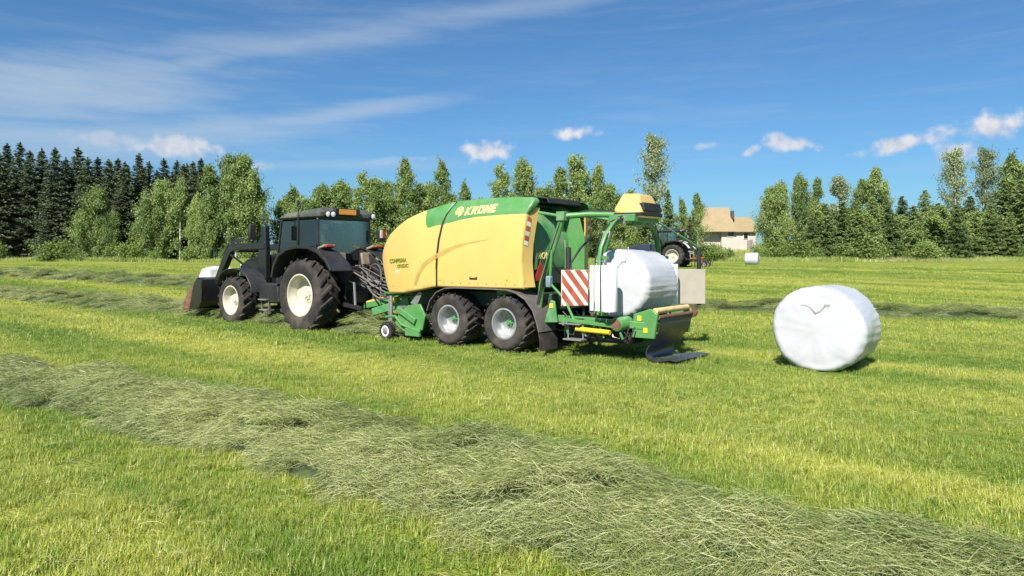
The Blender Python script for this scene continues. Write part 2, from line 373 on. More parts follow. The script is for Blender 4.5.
def scatter(name, pts, rots, scl, idx, sources, m, parent=None):
    """one object whose vertices carry grass bunches (geometry nodes)"""
    me = bpy.data.meshes.new(name); me.from_pydata(np.asarray(pts).tolist(), [], [])
    for nm, ty, dat in (('rot', 'FLOAT_VECTOR', rots), ('scl', 'FLOAT', scl), ('idx', 'INT', idx)):
        at = me.attributes.new(nm, ty, 'POINT'); at.data.foreach_set('vector' if ty == 'FLOAT_VECTOR' else 'value', np.asarray(dat, dtype=np.int32 if ty == 'INT' else np.float32).ravel())
    o = link(name, me, m, parent, smooth=0)
    c = bpy.data.collections.new(name+'_source')
    for s in sources: c.objects.link(s)
    t = bpy.data.node_groups.new(name, 'GeometryNodeTree'); t.is_modifier = True
    t.interface.new_socket('Geometry', in_out='INPUT', socket_type='NodeSocketGeometry'); t.interface.new_socket('Geometry', in_out='OUTPUT', socket_type='NodeSocketGeometry')
    gi = t.nodes.new('NodeGroupInput'); go = t.nodes.new('NodeGroupOutput'); ip = t.nodes.new('GeometryNodeInstanceOnPoints')
    ci = t.nodes.new('GeometryNodeCollectionInfo'); ci.inputs['Collection'].default_value = c; ci.inputs['Separate Children'].default_value = True; ci.inputs['Reset Children'].default_value = True
    def na(nm, ty):
        q = t.nodes.new('GeometryNodeInputNamedAttribute'); q.data_type = ty; q.inputs[0].default_value = nm; return q.outputs[0]
    e2r = t.nodes.new('FunctionNodeEulerToRotation'); t.links.new(na('rot', 'FLOAT_VECTOR'), e2r.inputs[0])
    t.links.new(gi.outputs[0], ip.inputs['Points']); t.links.new(ci.outputs[0], ip.inputs['Instance']); ip.inputs['Pick Instance'].default_value = True
    t.links.new(na('idx', 'INT'), ip.inputs['Instance Index']); t.links.new(e2r.outputs[0], ip.inputs['Rotation']); t.links.new(na('scl', 'FLOAT'), ip.inputs['Scale'])
    t.links.new(ip.outputs[0], go.inputs[0])
    md = o.modifiers.new('scatter', 'NODES'); md.node_group = t
    return o
P0 = [Vector((-.036, 12.63, 0))]
n_ = Vector((-.622, -.783, 0)); u_ = Vector((-.783, .622, 0))
ORI = P0[0] - 1.17*n_ + Vector((0, -.13, 0))                       # ground point under the baler's rear axle, on its centre line
def loc2w(x, y, z=0): return ORI + u_*x + n_*y + Vector((0, 0, z))

# swaths of cut grass: (path of ground points, half width, height)
def path_from_px(L): return [ground_px(*p) for p in L]
SW = {
 'near': (path_from_px([(-330,343),(-150,361),(0,382),(200,420),(400,466),(600,521),(800,575),(1024,628),(1250,680)]), .70, .195),
 'machine': ([loc2w(60, 7.5), loc2w(40, 4.4), loc2w(30, 2.6), loc2w(20, .8), loc2w(14, .1), loc2w(10, 0), loc2w(2.8, 0)], .85, .24),
 'far': (path_from_px([(-200,271),(0,275),(100,280),(200,286),(300,291),(430,298)]), .9, .26),
 'right': (path_from_px([(600,305),(700,309),(800,312),(900,315),(1024,318),(1300,324)]), .75, .20),
}
def swath_surface(P, hw, hh, step, seed):
    rg = np.random.default_rng(seed); P = [np.array(p) for p in P]
    L = [0]
    for a, b in zip(P, P[1:]): L.append(L[-1]+np.linalg.norm((b-a)[:2]))
    L = np.array(L); PX = np.array([p[0] for p in P]); PY = np.array([p[1] for p in P])
    s = np.arange(0, L[-1], step)
    k = np.ones(5)/5
    cx = np.interp(s, L, PX); cy = np.interp(s, L, PY)
    tx = np.gradient(cx); ty = np.gradient(cy); q = np.hypot(tx, ty); nxv, nyv = -ty/q, tx/q
    def wob(f, amp): 
        v = np.zeros_like(s)
        for j in range(5): v += np.sin(s*f*(1.7**j) + rg.uniform(0, 6.28))*amp/(1.35**j)
        return v
    width = hw*(1 + wob(.9, .10)); mid = wob(.5, .08)*hw
    t = np.linspace(-1, 1, 25); V = np.zeros((len(s), 25, 3))
    ph = rg.uniform(0, 6.28, 40)
    for j, tt in enumerate(t):
        off = mid + tt*width; x = cx+nxv*off; y = cy+nyv*off
        lump = sum(np.sin(x*fx+y*fy+p)*a for fx, fy, p, a in ((3.1,1.2,ph[0],.24),(-2.2,4.3,ph[1],.22),(6.7,5.1,ph[2],.17),(9.3,-7.7,ph[3],.12),(-13,11,ph[4],.06)))
        prof = np.maximum(0, 1-abs(tt)**2.2)**.8
        V[:, j, 0] = x; V[:, j, 1] = y; V[:, j, 2] = ground(x, y) + hh*prof*np.maximum(.15, 1+lump*(1.15 if hw == .70 else .75)) - .02*(abs(tt) > .97)
    return V
LABELS = {'near': 'broad foreground windrow of cut grass crossing the picture', 'machine': 'windrow of cut grass running ahead of the loader bucket',
          'far': 'farther windrow of cut grass, a thin line before the left forest', 'right': 'windrow of cut grass behind the wrapped bale at right'}
stalks = [blade_bunch('stalk_bunch', 620, .22, .05, .22, .0014, 0, HAYM, True, i) for i in range(6)]
tufts = [blade_bunch('grass_tuft', 620, .28, .025, .075, .0024, .85, BLADE, False, 20+i, 34) for i in range(6)] + [blade_bunch('grass_tuft_wide', 420, .45, .03, .08, .0045, .85, BLADE, False, 30+i, 40) for i in range(3)]
swath_pts = []
for i, (k, (P, hw, hh)) in enumerate(SW.items()):
    step = .09 if k == 'near' else .16
    V = swath_surface(P, hw, hh, step, 40+i); a, b, _ = V.shape
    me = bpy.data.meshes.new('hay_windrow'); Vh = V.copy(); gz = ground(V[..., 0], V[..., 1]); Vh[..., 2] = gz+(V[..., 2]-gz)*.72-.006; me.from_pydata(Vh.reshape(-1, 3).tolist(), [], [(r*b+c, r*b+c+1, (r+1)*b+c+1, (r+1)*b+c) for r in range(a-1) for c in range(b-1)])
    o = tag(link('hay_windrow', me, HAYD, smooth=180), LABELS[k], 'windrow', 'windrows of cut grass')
    swath_pts.append(V)
    dens = {'near': 31, 'machine': 6, 'far': 5, 'right': 7}[k]; sc = {'near': 1., 'machine': 1.35, 'far': 1.7, 'right': 1.3}[k]
    n = int(a*step*2*hw*dens); r = rng.uniform(0, a-1.001, n); c = rng.uniform(-.3, 24.3, n)+rng.normal(0, 1.3, n)
    ri = r.astype(int); cc = np.clip(c, 0, 23.999); ci = cc.astype(int); fr = (r-ri)[:, None]; fc = (cc-ci)[:, None]
    p = V[ri, ci]*(1-fr)*(1-fc)+V[ri+1, ci]*fr*(1-fc)+V[ri, ci+1]*(1-fr)*fc+V[ri+1, ci+1]*fr*fc
    over = (c-cc)[:, None]*(hw/12); dirn = V[ri, 24]-V[ri, 0]; dirn /= np.linalg.norm(dirn, axis=1)[:, None]; p = p+dirn*over
    p[:, 2] = np.where(np.abs(c-cc) > 0, ground(p[:, 0], p[:, 1])+.02, p[:, 2])
    p[:, 2] += .015
    inview = (p[:, 1] > 1.5) & (np.abs(p[:, 0]) < p[:, 1]*.80+1.2); p = p[inview]; n = len(p)
    du = V[ri+1, ci]-V[ri, ci]; dv_ = V[ri, ci+1]-V[ri, ci]; nr = np.cross(dv_, du)[inview]; nr *= np.sign(nr[:, 2:3]); nr /= np.linalg.norm(nr, axis=1)[:, None]
    rot = np.array([tuple((Vector((q_[0]*.3+math.sin(t_*5.1)*.10, q_[1]*.3+math.cos(t_*7.3)*.10, q_[2])).to_track_quat('Z', 'Y') @ Euler((0, 0, t_)).to_quaternion()).to_euler()) for q_, t_ in zip(nr.tolist(), rng.uniform(0, 6.28, n).tolist())])
    tag(scatter('cut_stalks', p, rot, sc*rng.uniform(.8, 1.2, n), rng.integers(0, 6, n), stalks if i == 0 else [q.copy() for q in stalks], HAYM, o), kind='stuff')
# grass of the field, thinning with distance
def in_swath(x, y):
    hit = np.zeros(len(x), bool)
    for (P, hw, hh) in SW.values():
        for a, b in zip(P, P[1:]):
            a2, b2 = np.array(a[:2]), np.array(b[:2]); d = b2-a2; t = np.clip(((x-a2[0])*d[0]+(y-a2[1])*d[1])/d.dot(d), 0, 1)
            hit |= np.hypot(x-a2[0]-d[0]*t, y-a2[1]-d[1]*t) < hw*.72
    return hit
pts = []; scl = []; gid = []
for y0, y1, dn, sc, wide in ((2.6,5.5,15,1.0,0), (5.5,9,12,1.0,0), (9,14,9,1.0,0), (14,22,5,1.0,1), (22,34,1.9,1.15,1), (34,62,.8,1.4,1)):
    ar = (y1**2-y0**2)*.80+1.5*(y1-y0)*2; n = int(ar*dn)
    y = np.sqrt(rng.uniform(y0**2, y1**2, n)); x = rng.uniform(-1, 1, n)*(y*.77+.9)
    keep = ~in_swath(x, y); x, y = x[keep], y[keep]
    pts.append(np.stack([x, y, ground(x, y)], 1)); scl.append(sc*rng.uniform(.8, 1.2, len(x))); gid.append(rng.integers(0, 6, len(x)) if not wide else 6+rng.integers(0, 3, len(x)))
pts = np.concatenate(pts); scl = np.concatenate(scl); n = len(pts)
pn = np.sin(pts[:,0]*2.1+np.sin(pts[:,1]*1.7)*2)*np.sin(pts[:,1]*1.9+np.sin(pts[:,0]*1.3)*2)
scl *= 1+.22*pn
rot = np.stack([rng.normal(0, .03, n), rng.normal(0, .03, n), rng.uniform(0, 6.28, n)], 1)
tag(scatter('grass', pts, rot, scl, np.concatenate(gid), tufts, BLADE), kind='stuff', label='short mown grass covering the field', cat='grass')
# loose straws lying on the stubble
n = 6000; y = np.sqrt(rng.uniform(3**2, 24**2, n)); x = rng.uniform(-1, 1, n)*(y*.77+.5)
tag(scatter('loose_hay', np.stack([x, y, ground(x, y)+.05], 1), np.stack([rng.normal(0,.15,n), rng.normal(0,.15,n), rng.uniform(0,6.28,n)], 1), rng.uniform(.4, .9, n), np.zeros(n), [blade_bunch('straw_bunch', 5, .15, .1, .3, .0016, 0, HAYM, True, 77)], HAYM), kind='stuff', label='loose straws scattered on the stubble', cat='hay')
print('SCATTER', len(pts))
# ------------------------------------------------------------ trees
L_SPM = leaf_mat('mid_spruce_needles', (.062,.108,.028), (.20,.265,.078), trans=.15)
def quads_mesh(name, C, A, B, m, parent=None):
    """leaf faces: centres C, half axes A and B; a lozenge each"""
    n = len(C); V = np.empty((n, 4, 3)); V[:, 0] = C-A; V[:, 1] = C-B; V[:, 2] = C+A; V[:, 3] = C+B
    me = bpy.data.meshes.new(name); me.vertices.add(4*n); me.vertices.foreach_set('co', V.astype(np.float32).ravel())
    me.loops.add(4*n); me.loops.foreach_set('vertex_index', np.arange(4*n, dtype=np.int32)); me.polygons.add(n)
    me.polygons.foreach_set('loop_start', np.arange(0, 4*n, 4, dtype=np.int32)); me.polygons.foreach_set('loop_total', np.full(n, 4, np.int32))
    me.update(calc_edges=True); me.materials.append(m)
    o = bpy.data.objects.new(name, me); COL.objects.link(o); o.parent = parent; return o
def rand_unit(rg, n):
    v = rg.normal(size=(n, 3)); return v/np.linalg.norm(v, axis=1)[:, None]
def spruce(seed, Ht=16., Rb=2.3, m=None, dens=1., low=.03, ragged=.35):
    rg = np.random.default_rng(seed); root = empty('spruce_tree', (0,0,0)); C = []; A = []; B = []
    tr = MB(); tr.tube([(0,0,-.4), (0,0,Ht*.5), (0,0,Ht*.985)], [Ht*.013, Ht*.008, .015], 7)
    z = Ht*low
    while z < Ht*.985:
        t = z/Ht; L0 = Rb*(1-t)**.82*(.75+.25*min(1, t*5)); nb = max(5, int((10-3*t)*dens))
        for b in range(nb):
            if rg.uniform() < .08: continue
            a = rg.uniform(0, 6.283); L = L0*rg.uniform(1-ragged*1.2, 1+ragged*.45)+.12; d = np.array([math.cos(a), math.sin(a), 0]); sd_ = np.array([-d[1], d[0], 0])
            droop = rg.uniform(.15, .5)*(1-t*.9); up = .25+.55*t
            k = max(3, int(L/.13)); s = np.linspace(.12, 1, k); 
            ctr = d*L*s[:, None]; ctr[:, 2] = z+rg.uniform(-.2, .2) + L*(up*.18*s - droop*s**1.6 + .16*s**4)
            for side in (-1, 0, 1):
                wd = L*.30*(1-s)**.7*.9+.10
                cc = ctr + sd_*side*wd[:, None]*.75*rg.uniform(.5, 1.1, (k, 1)) + rg.normal(0, .05, (k, 3)); cc[:, 2] -= abs(side)*.06*L
                ax = d*.6+sd_*side*.75+np.array([0, 0, -.28]); ax = ax/np.linalg.norm(ax)
                A.append(ax*rg.uniform(.11, .24, (k, 1))); bb = np.cross(np.tile(ax, (k, 1)), rand_unit(rg, k)); bb /= np.linalg.norm(bb, axis=1)[:, None]+1e-6
                B.append(bb*rg.uniform(.045, .085, (k, 1))); C.append(cc)
            if rg.uniform() < .25: tr.tube([(0,0,z), tuple(ctr[k//2]), tuple(ctr[-1])], [.03, .02, .006], 4)
        z += .17 + .12*rg.uniform()
    n = 60; zz = rg.uniform(Ht*.93, Ht*1.0, n); C.append(np.stack([rg.normal(0, .06, n), rg.normal(0, .06, n), zz], 1)); A.append(np.tile([0, 0, .16], (n, 1))+rg.normal(0, .05, (n, 3))); B.append(rg.normal(0, .05, (n, 3)))
    tr.build('trunk', BARK, root, smooth=180); quads_mesh('crown', np.concatenate(C), np.concatenate(A), np.concatenate(B), m or L_SPR, root); return root
def broadleaf(seed, Ht=15., Rx=2.4, low=.16, m=None, leaves=9000, size=.15, name='birch_tree', bark=None, peak=.45, sparse=.5, nl=36, up=.9, taper=.42):
    rg = np.random.default_rng(seed); root = empty(name, (0,0,0)); tr = MB()
    sw = rg.normal(0, .25, 2); top = np.array([sw[0], sw[1], Ht*.97])
    def axis(t): return np.array([sw[0]*t*t, sw[1]*t*t, Ht*.91*t])
    tr.tube([(0,0,-.4)]+[tuple(axis(t)) for t in (.05,.25,.5,.7,.84)], [Ht*.013, Ht*.011, Ht*.009, Ht*.006, Ht*.003, .008], 7)
    tips = []
    for i in range(nl):
        t = low+(1-low)*rg.uniform()**.85*.90; base = axis(t)
        e = (t-low)/(1-low); env = Rx*(math.sin(math.pi*min(1, (e*.92+.12))**(.55+peak*.6))**.75)*(1-taper*e)*rg.uniform(.5, 1.2)
        a = rg.uniform(0, 6.283); L = env*rg.uniform(.55, 1.2); rise = up*rg.uniform(.5, 1.2)*(.5+.6*(1-e))
        end = base+np.array([math.cos(a)*L, math.sin(a)*L, L*rise]); end[2] = min(end[2], Ht*1.0)
        mid = (base+end)/2+np.array([0, 0, .12*L])
        tr.tube([tuple(base), tuple(mid), tuple(end)], [Ht*.0035*(1.2-t), Ht*.002, .008], 4)
        for s in np.linspace(.35, 1, 5):
            p = (1-s)**2*base+2*s*(1-s)*mid+s*s*end
            for _ in range(2): tips.append((p+rg.normal(0, .25*(.4+L*.25), 3), .24+.13*L*rg.uniform()))
    for t in np.linspace(.75, .95, 4): tips.append((axis(t)+rg.normal(0, .25, 3), .3))
    W = np.array([rg.uniform(.2, 1)**(1+sparse) for _ in tips]); W /= W.sum(); pick = rg.choice(len(tips), leaves, p=W)
    ctr = np.array([q[0] for q in tips])[pick]; sg = np.array([q[1] for q in tips])[pick]
    off = rg.normal(0, 1, (leaves, 3))*sg[:, None]*np.array([.72, .72, .95]); off[:, 2] -= np.abs(rg.normal(0, .3, leaves))*sg
    C = ctr+off; A = rand_unit(rg, leaves); A[:, 2] -= .5; A *= rg.uniform(.7, 1.25, (leaves, 1))*size; B = np.cross(A, rand_unit(rg, leaves)); B *= (size*.62/(np.linalg.norm(B, axis=1)+1e-6))[:, None]
    C[:, 2] = np.maximum(C[:, 2], .15)
    tr.build('trunk', bark or BARKB, root, smooth=180); quads_mesh('crown', C, A, B, m or L_BIR, root); return root
def bush(seed, Ht=2.6, Rx=1.7, m=None, leaves=4500, size=.10):
    rg = np.random.default_rng(seed); root = empty('shrub', (0,0,0)); tr = MB(); ctr = []
    for i in range(16):
        a = rg.uniform(0, 6.283); r = Rx*rg.uniform(.1, .9); h = Ht*rg.uniform(.45, .95)*(1-.4*(r/Rx)**2); e = np.array([r*math.cos(a), r*math.sin(a), h])
        tr.tube([(0,0,-.1), (e[0]*.4, e[1]*.4, h*.5), tuple(e)], [.03, .02, .008], 4)
        for s in (.4, .6, .8, 1.): ctr.append((e*s+rg.normal(0, .12, 3), .28+.10*Ht*rg.uniform(.4, 1)))
    pick = rg.integers(0, len(ctr), leaves); c = np.array([q[0] for q in ctr])[pick]; sg = np.array([q[1] for q in ctr])[pick]
    C = c+rg.normal(0, 1, (leaves, 3))*sg[:, None]*.75; C[:, 2] = np.abs(C[:, 2])
    A = rand_unit(rg, leaves)*rg.uniform(.7, 1.2, (leaves, 1))*size; B = np.cross(A, rand_unit(rg, leaves)); B *= (size*.6/(np.linalg.norm(B, axis=1)+1e-6))[:, None]
    tr.build('stem', BARK, root, smooth=180); quads_mesh('foliage', C, A, B, m or L_BIW, root); return root
PROTO = {
 'spruce': [spruce(1, 16, 3.1), spruce(2, 16, 2.8, ragged=.45), spruce(3, 16, 3.5, dens=1.1)],
 'young': [spruce(5, 8, 2.5, L_SPL), spruce(6, 8, 2.3, L_SPL, dens=1.1)],
 'dusk': [spruce(8, 10, 2.9, L_SPM), spruce(9, 10, 3.2, L_SPM)],
 'birch': [broadleaf(11, 14, 2.5, leaves=11000, size=.12), broadleaf(12, 14, 2.8, leaves=12000, size=.12), broadleaf(13, 14, 2.2, leaves=9000, size=.12)],
 'dense': [broadleaf(14, 13, 3.0, .04, leaves=24000, size=.125, name='birch_tree', nl=64, peak=.7, taper=.05), broadleaf(15, 13, 2.6, .03, leaves=22000, size=.12, nl=64, peak=.55, taper=.12)],
 'pale': [broadleaf(16, 16, 2.0, .18, L_BIP, 8500, .115, 'aspen_tree', sparse=.2, peak=.9, nl=56, taper=.1), broadleaf(17, 16, 2.3, .16, L_BIP, 9500, .115, 'aspen_tree', sparse=.3, peak=.9, nl=56, taper=.15)],
 'shrub': [bush(21), bush(22, 3.2, 1.6), bush(23, 2.0, 2.0)],
}
HTS = {'spruce': 16, 'young': 8, 'dusk': 10, 'birch': 12.5, 'dense': 11.8, 'pale': 14.4, 'shrub': 2.6}
TREES = []   # (kind, column in the photo, row of its tip, distance, width factor, forest)
for px, py, d in ((-14,150,110),(0,153,108),(7,143,114),(20,142,112),(30,150,110),(42,148,113),(55,147,109),(66,157,115),(78,147,112),(88,157,110),(98,157,114),(109,159,111),(118,158,115),(125,161,110),(139,153,112),(149,161,115),(164,158,113),(177,160,114),(184,164,112),(193,161,115),(201,158,113)):
    TREES.append(('spruce', px, py, d, 1.22, 'left forest'))
for k_, px in enumerate(range(-8, 206, 15)): TREES.append(('spruce', px, 163+(k_*29 % 13), 120+(k_ % 3), 1.35, 'left forest'))
for px, py, d, k, wf in ((96,183,104,'dense',.9),(83,208,104,'dense',.75),(112,210,104,'dense',.6),(160,177,105,'dense',.85),(145,196,104,'dense',.7),(180,174,105,'birch',.9),(196,190,104,'dense',.6),(214,160,104,'birch',1.05),(229,151,105,'dense',.85),(244,151,104,'dense',.85),(256,170,105,'dense',.7),(207,190,103,'dense',.6),(236,175,103,'birch',.9)):
    TREES.append((k, px, py, d, wf, 'left forest'))
for px, py, d, k, wf in ((291,184,112,'birch',.8),(320,181,106,'dense',.8),(332,190,108,'birch',.9),(343,177,107,'dense',.85),(365,171,106,'birch',.8),(376,176,108,'birch',.85),(387,178,107,'dense',.7),(403,152,106,'birch',.75),(416,181,105,'birch',.9),(427,180,107,'dense',.8),(441,156,106,'birch',.62),(452,190,104,'birch',.9),(466,179,107,'birch',.6),(306,196,104,'dense',.7),(480,196,106,'dense',.8),
    (502,163,110,'birch',.72),(523,155,108,'dense',.62),(540,185,106,'dense',.8),(556,162,108,'birch',.9),(575,153,107,'birch',1.0),(597,161,108,'birch',.7),(609,181,106,'dense',.7),(588,196,105,'dense',.7),
    (633,188,110,'birch',.9),(653,129,112,'pale',1.0),(645,206,100,'young',.95),(668,190,102,'young',.75),(682,196,103,'birch',.7),(698,189,102,'birch',.72),(622,208,104,'dense',.6),(690,215,101,'young',.7)):
    TREES.append((k, px, py, d, wf, 'row behind the baler'))
TREES = [(k, px, py, d, wf*1.3 if fo.startswith('row') and px < 640 else wf, fo) for k, px, py, d, wf, fo in TREES]
for px, py, d, k, wf in ((770,185,112,'dense',.75),(780,178,110,'dense',.85),(799,171,111,'dense',.7),(814,173,113,'birch',.85),(838,168,115,'pale',.95),(858,175,114,'birch',.9),(872,163,113,'birch',1.0),(884,178,114,'birch',.8),
    (824,203,108,'dusk',1.0),(842,201,109,'dusk',1.1),(858,206,108,'dusk',1.0),(872,198,109,'dusk',1.1),(888,204,108,'dusk',1.0),(902,196,110,'dusk',.9),(913,205,108,'dusk',1.1),(925,190,111,'dusk',.9),(938,203,109,'dusk',1.1),
    (956,143,114,'pale',1.0),(985,143,115,'pale',.9),(1015,150,112,'birch',1.1),(1032,146,113,'birch',1.0),(970,196,112,'dusk',1.1),(1003,178,111,'dusk',1.0),(1022,180,108,'dusk',1.2),(957,203,105,'young',.95),(991,203,106,'young',.9),(1040,190,107,'young',1.1),(812,212,107,'young',.8),(786,215,107,'birch',.8),(1010,212,106,'young',.9),(975,215,107,'dusk',1.0)):
    TREES.append((k, px, py, d, wf, 'right-hand wood'))
for k_, px in enumerate(range(818, 1040, 13)): TREES.append((('dense', 'dusk', 'dense')[k_ % 3], px+(k_*37 % 7), 202+(k_*53 % 17), 117-8*(k_ % 3 == 0), 1.2, 'right-hand wood'))
for k_, px in enumerate(range(284, 640, 17)): TREES.append(('dense', px+(k_*37 % 9), 198+(k_*53 % 19), 113+(k_ % 3), .95, 'row behind the baler'))
for px, py, d, wf in ((-4,244,103,1.0),(46,245,102,1.0),(58,238,103,1.5),(74,246,102,.9),(108,248,102,.9),(130,240,103,1.3),(152,249,102,.8),(190,243,102,1.0),(224,250,102,.9),(252,244,102,1.2),(280,243,104,1.),
    (715,240,103,1.0),(704,238,102,1.1),(730,247,104,.8),(772,234,110,1.1),(765,246,108,.8),(788,243,106,1.1),(800,235,105,1.4),(818,247,104,.8),(832,240,107,1.1),(866,232,106,1.5),(882,246,104,.8),(903,243,107,1.0),(928,242,102,1.4),(950,245,106,.9),(968,240,108,1.0),(1006,243,107,1.1),(1026,246,104,.9),(655,240,100,1.2),(636,236,100,1.2),(320,232,104,1.4),(360,230,104,1.4),(390,232,104,1.4),(300,236,104,1.3)):
    TREES.append(('shrub', px, py, d, wf, 'shrubs'))
ORD = ['first','second','third','fourth','fifth','sixth','seventh','eighth','ninth','tenth','eleventh','twelfth','thirteenth','fourteenth','fifteenth','sixteenth','seventeenth','eighteenth','nineteenth','twentieth','twenty-first','twenty-second','twenty-third','twenty-fourth','twenty-fifth','twenty-sixth','twenty-seventh','twenty-eighth','twenty-ninth','thirtieth','thirty-first','thirty-second','thirty-third','thirty-fourth','thirty-fifth','thirty-sixth','thirty-seventh','thirty-eighth','thirty-ninth','fortieth','forty-first','forty-second','forty-third','forty-fourth','forty-fifth','forty-sixth','forty-seventh','forty-eighth','forty-ninth','fiftieth']
WORD = {'spruce': 'tall dark spruce', 'young': 'light green conical spruce', 'dusk': 'mid-height bluish-green spruce', 'birch': 'slender airy birch', 'dense': 'full leafy birch', 'pale': 'tall pale thin-crowned aspen', 'shrub': 'low leafy shrub'}
def tree_label(kind, forest, i, n, px):
    if forest == 'shrubs':
        zone = 'before the left forest' if px < 290 else 'behind the machines' if px < 690 else 'along the meadow bank at right'
        return f'{WORD[kind]} {zone}', zone
    if n == 1: return f'{WORD[kind]}, the only one of its kind in the {forest}', forest
    return f'{WORD[kind]} in the {forest}', forest
used = {}; by = {}
for t in sorted(TREES, key=lambda q: q[1]):
    lab, zone = tree_label(t[0], t[5], 0, 99, t[1]); by.setdefault(lab, []).append(t)
for lab, L in by.items():
    for i, (kind, px, py, d, wf, forest) in enumerate(L):
        pr = PROTO[kind]; j = (i*7+int(abs(px))) % len(pr); key = (kind, j)
        o = pr[j] if key not in used else copy_tree(pr[j]); used[key] = 1
        x, y, z = gp(px, d); top = H+(HY-py)*d/F; s = (top-z)/(HTS[kind]*(1. if kind != 'shrub' else 1.05)); 
        if kind == 'shrub': wx = wf*max(.75, min(1.3, s))
        else: wx = wf*(s**.5)*(1.15 if kind == 'dusk' else 1.)
        o.location = (x, y, z-.1); o.scale = (wx, wx, s); o.rotation_euler = (0, 0, random.uniform(0, 6.28))
        one = len(L) == 1
        tag(o, lab if one else (f'{lab}, {ORD[i]} from the left' if i < len(L)-1 else f'{lab}, the rightmost one'), {'shrub': 'shrub'}.get(kind, 'tree'),
            {'spruce': 'dark spruces', 'young': 'young spruces', 'dusk': 'mid-height spruces', 'birch': 'birches', 'dense': 'full birches', 'pale': 'aspens', 'shrub': 'shrubs along the field edge'}[kind])
for kind, pr in PROTO.items():
    for j, o in enumerate(pr):
        if (kind, j) not in used:
            for c in list(o.children): bpy.data.objects.remove(c)
            bpy.data.objects.remove(o)
# tall uncut grass of the verge and the bank
verge = [blade_bunch('verge_bunch', 26, .6, .25, .75, .02, .7, L_GRS, False, 60+i) for i in range(3)] + [blade_bunch('verge_bunch_seed', 22, .5, .5, .95, .015, .4, L_SED, False, 70)]
n = 15000; y = 100+22*rng.uniform(0, 1, n)**1.6; x = rng.uniform(-85, 95, n); y += 1.2*np.sin(x*.07)+.4*np.sin(x*.9)
pale_ = (np.sin(x*.23+1)*np.sin(x*.071+y*.1) > .35) & (x > 30)
ix = np.where(pale_ & (rng.uniform(0, 1, n) < .5), 3, rng.integers(0, 3, n))
tag(scatter('meadow_verge', np.stack([x, y, ground(x, y)-.02], 1), np.stack([np.zeros(n), np.zeros(n), rng.uniform(0, 6.28, n)], 1), rng.uniform(.5, 1.1, n)*(1+.45*np.sin(x*.31+y*.5)*np.sin(x*.12+2)), ix, verge, L_GRS), kind='stuff', label='tall uncut grass along the field edge', cat='grass')
# ------------------------------------------------------------ farmhouse behind the trees
PLAS = mat('pale_pink_plaster', (.50,.44,.39), .8, var=.08, vscale=1.2)
ROOF = mat('tan_metal_roof', (.29,.225,.125), .55, var=.06, vscale=.8)
DARKW = mat('dark_window_pane', (.02,.025,.03), .1, spec=.8)
hY = 118.; hx0, hy0, hz0 = gp(732, hY)
house = empty('farmhouse', (hx0, hy0, hz0), 0, label='pale plastered farmhouse with stepped tan roof behind the trees', cat='house')
def zpx(py): return H+(HY-py)*hY/F-hz0
def xpx(px): return (px-732)/F*hY
ev = zpx(231); base = zpx(246)
MB().box(((xpx(722)+xpx(756))/2, 3.5, ev/2-.3), (xpx(756)-xpx(722), 6.6, ev+.6)).build('wall', PLAS, house, .02)
MB().box((xpx(712), 4.0, ev/2-.3), (xpx(722)-xpx(702)-.02, 6.0, ev+.6)).build('wall', PLAS, house, .02)
def roof_slab(x0, x1, zr, ze, name, ov=.45, half=3.9):
    m = MB(); th = .14
    for s in (-1, 1):
        ye = 3.5+s*half
        m.add([(x0,ye,ze),(x1,ye,ze),(x1,3.5,zr),(x0,3.5,zr),(x0,ye,ze-th),(x1,ye,ze-th),(x1,3.5,zr-th),(x0,3.5,zr-th)], [(0,1,2,3),(4,7,6,5),(0,4,5,1),(1,5,6,2),(2,6,7,3),(3,7,4,0)])
    return m.build(name, ROOF, house)
r1 = roof_slab(xpx(700), xpx(735), zpx(206), ev-.02, 'roof', half=4.1); r2 = roof_slab(xpx(735)+.02, xpx(758), zpx(216), ev-.05, 'roof')
for x0, x1, zr in ((xpx(734.6)-.12, xpx(734.6), zpx(206)), (xpx(756)-.1, xpx(756), zpx(216))):
    m = MB(); m.add([(x0,3.5-3.2,ev-.1),(x0,3.5+3.2,ev-.1),(x0,3.5,zr-.25),(x1,3.5-3.2,ev-.1),(x1,3.5+3.2,ev-.1),(x1,3.5,zr-.25)], [(0,1,2),(3,5,4),(0,3,4,1),(1,4,5,2),(2,5,3,0)]); m.build('gable', PLAS, house)
for px, py, ww, hh in ((731,234,6,4.5),(746,236,4,5)):
    wx, wz = ww/F*hY, hh/F*hY
    f = MB().box((xpx(px), .16, zpx(py)), (wx+.16, .12, wz+.16)).build('window', WHP, house, .01)
    MB().box((xpx(px), .09, zpx(py)), (wx, .04, wz)).build('pane', DARKW, f)
MB().box((xpx(735.4), 1.7, zpx(214)), (.5, .6, 1.3)).build('chimney', mat('dark_chimney', (.08,.06,.05), .8), r1, .02)
MB().box((xpx(750), .19, .9), (.95, .08, 2.0)).build('door', mat('grey_door', (.25,.23,.2), .6), house, .01)

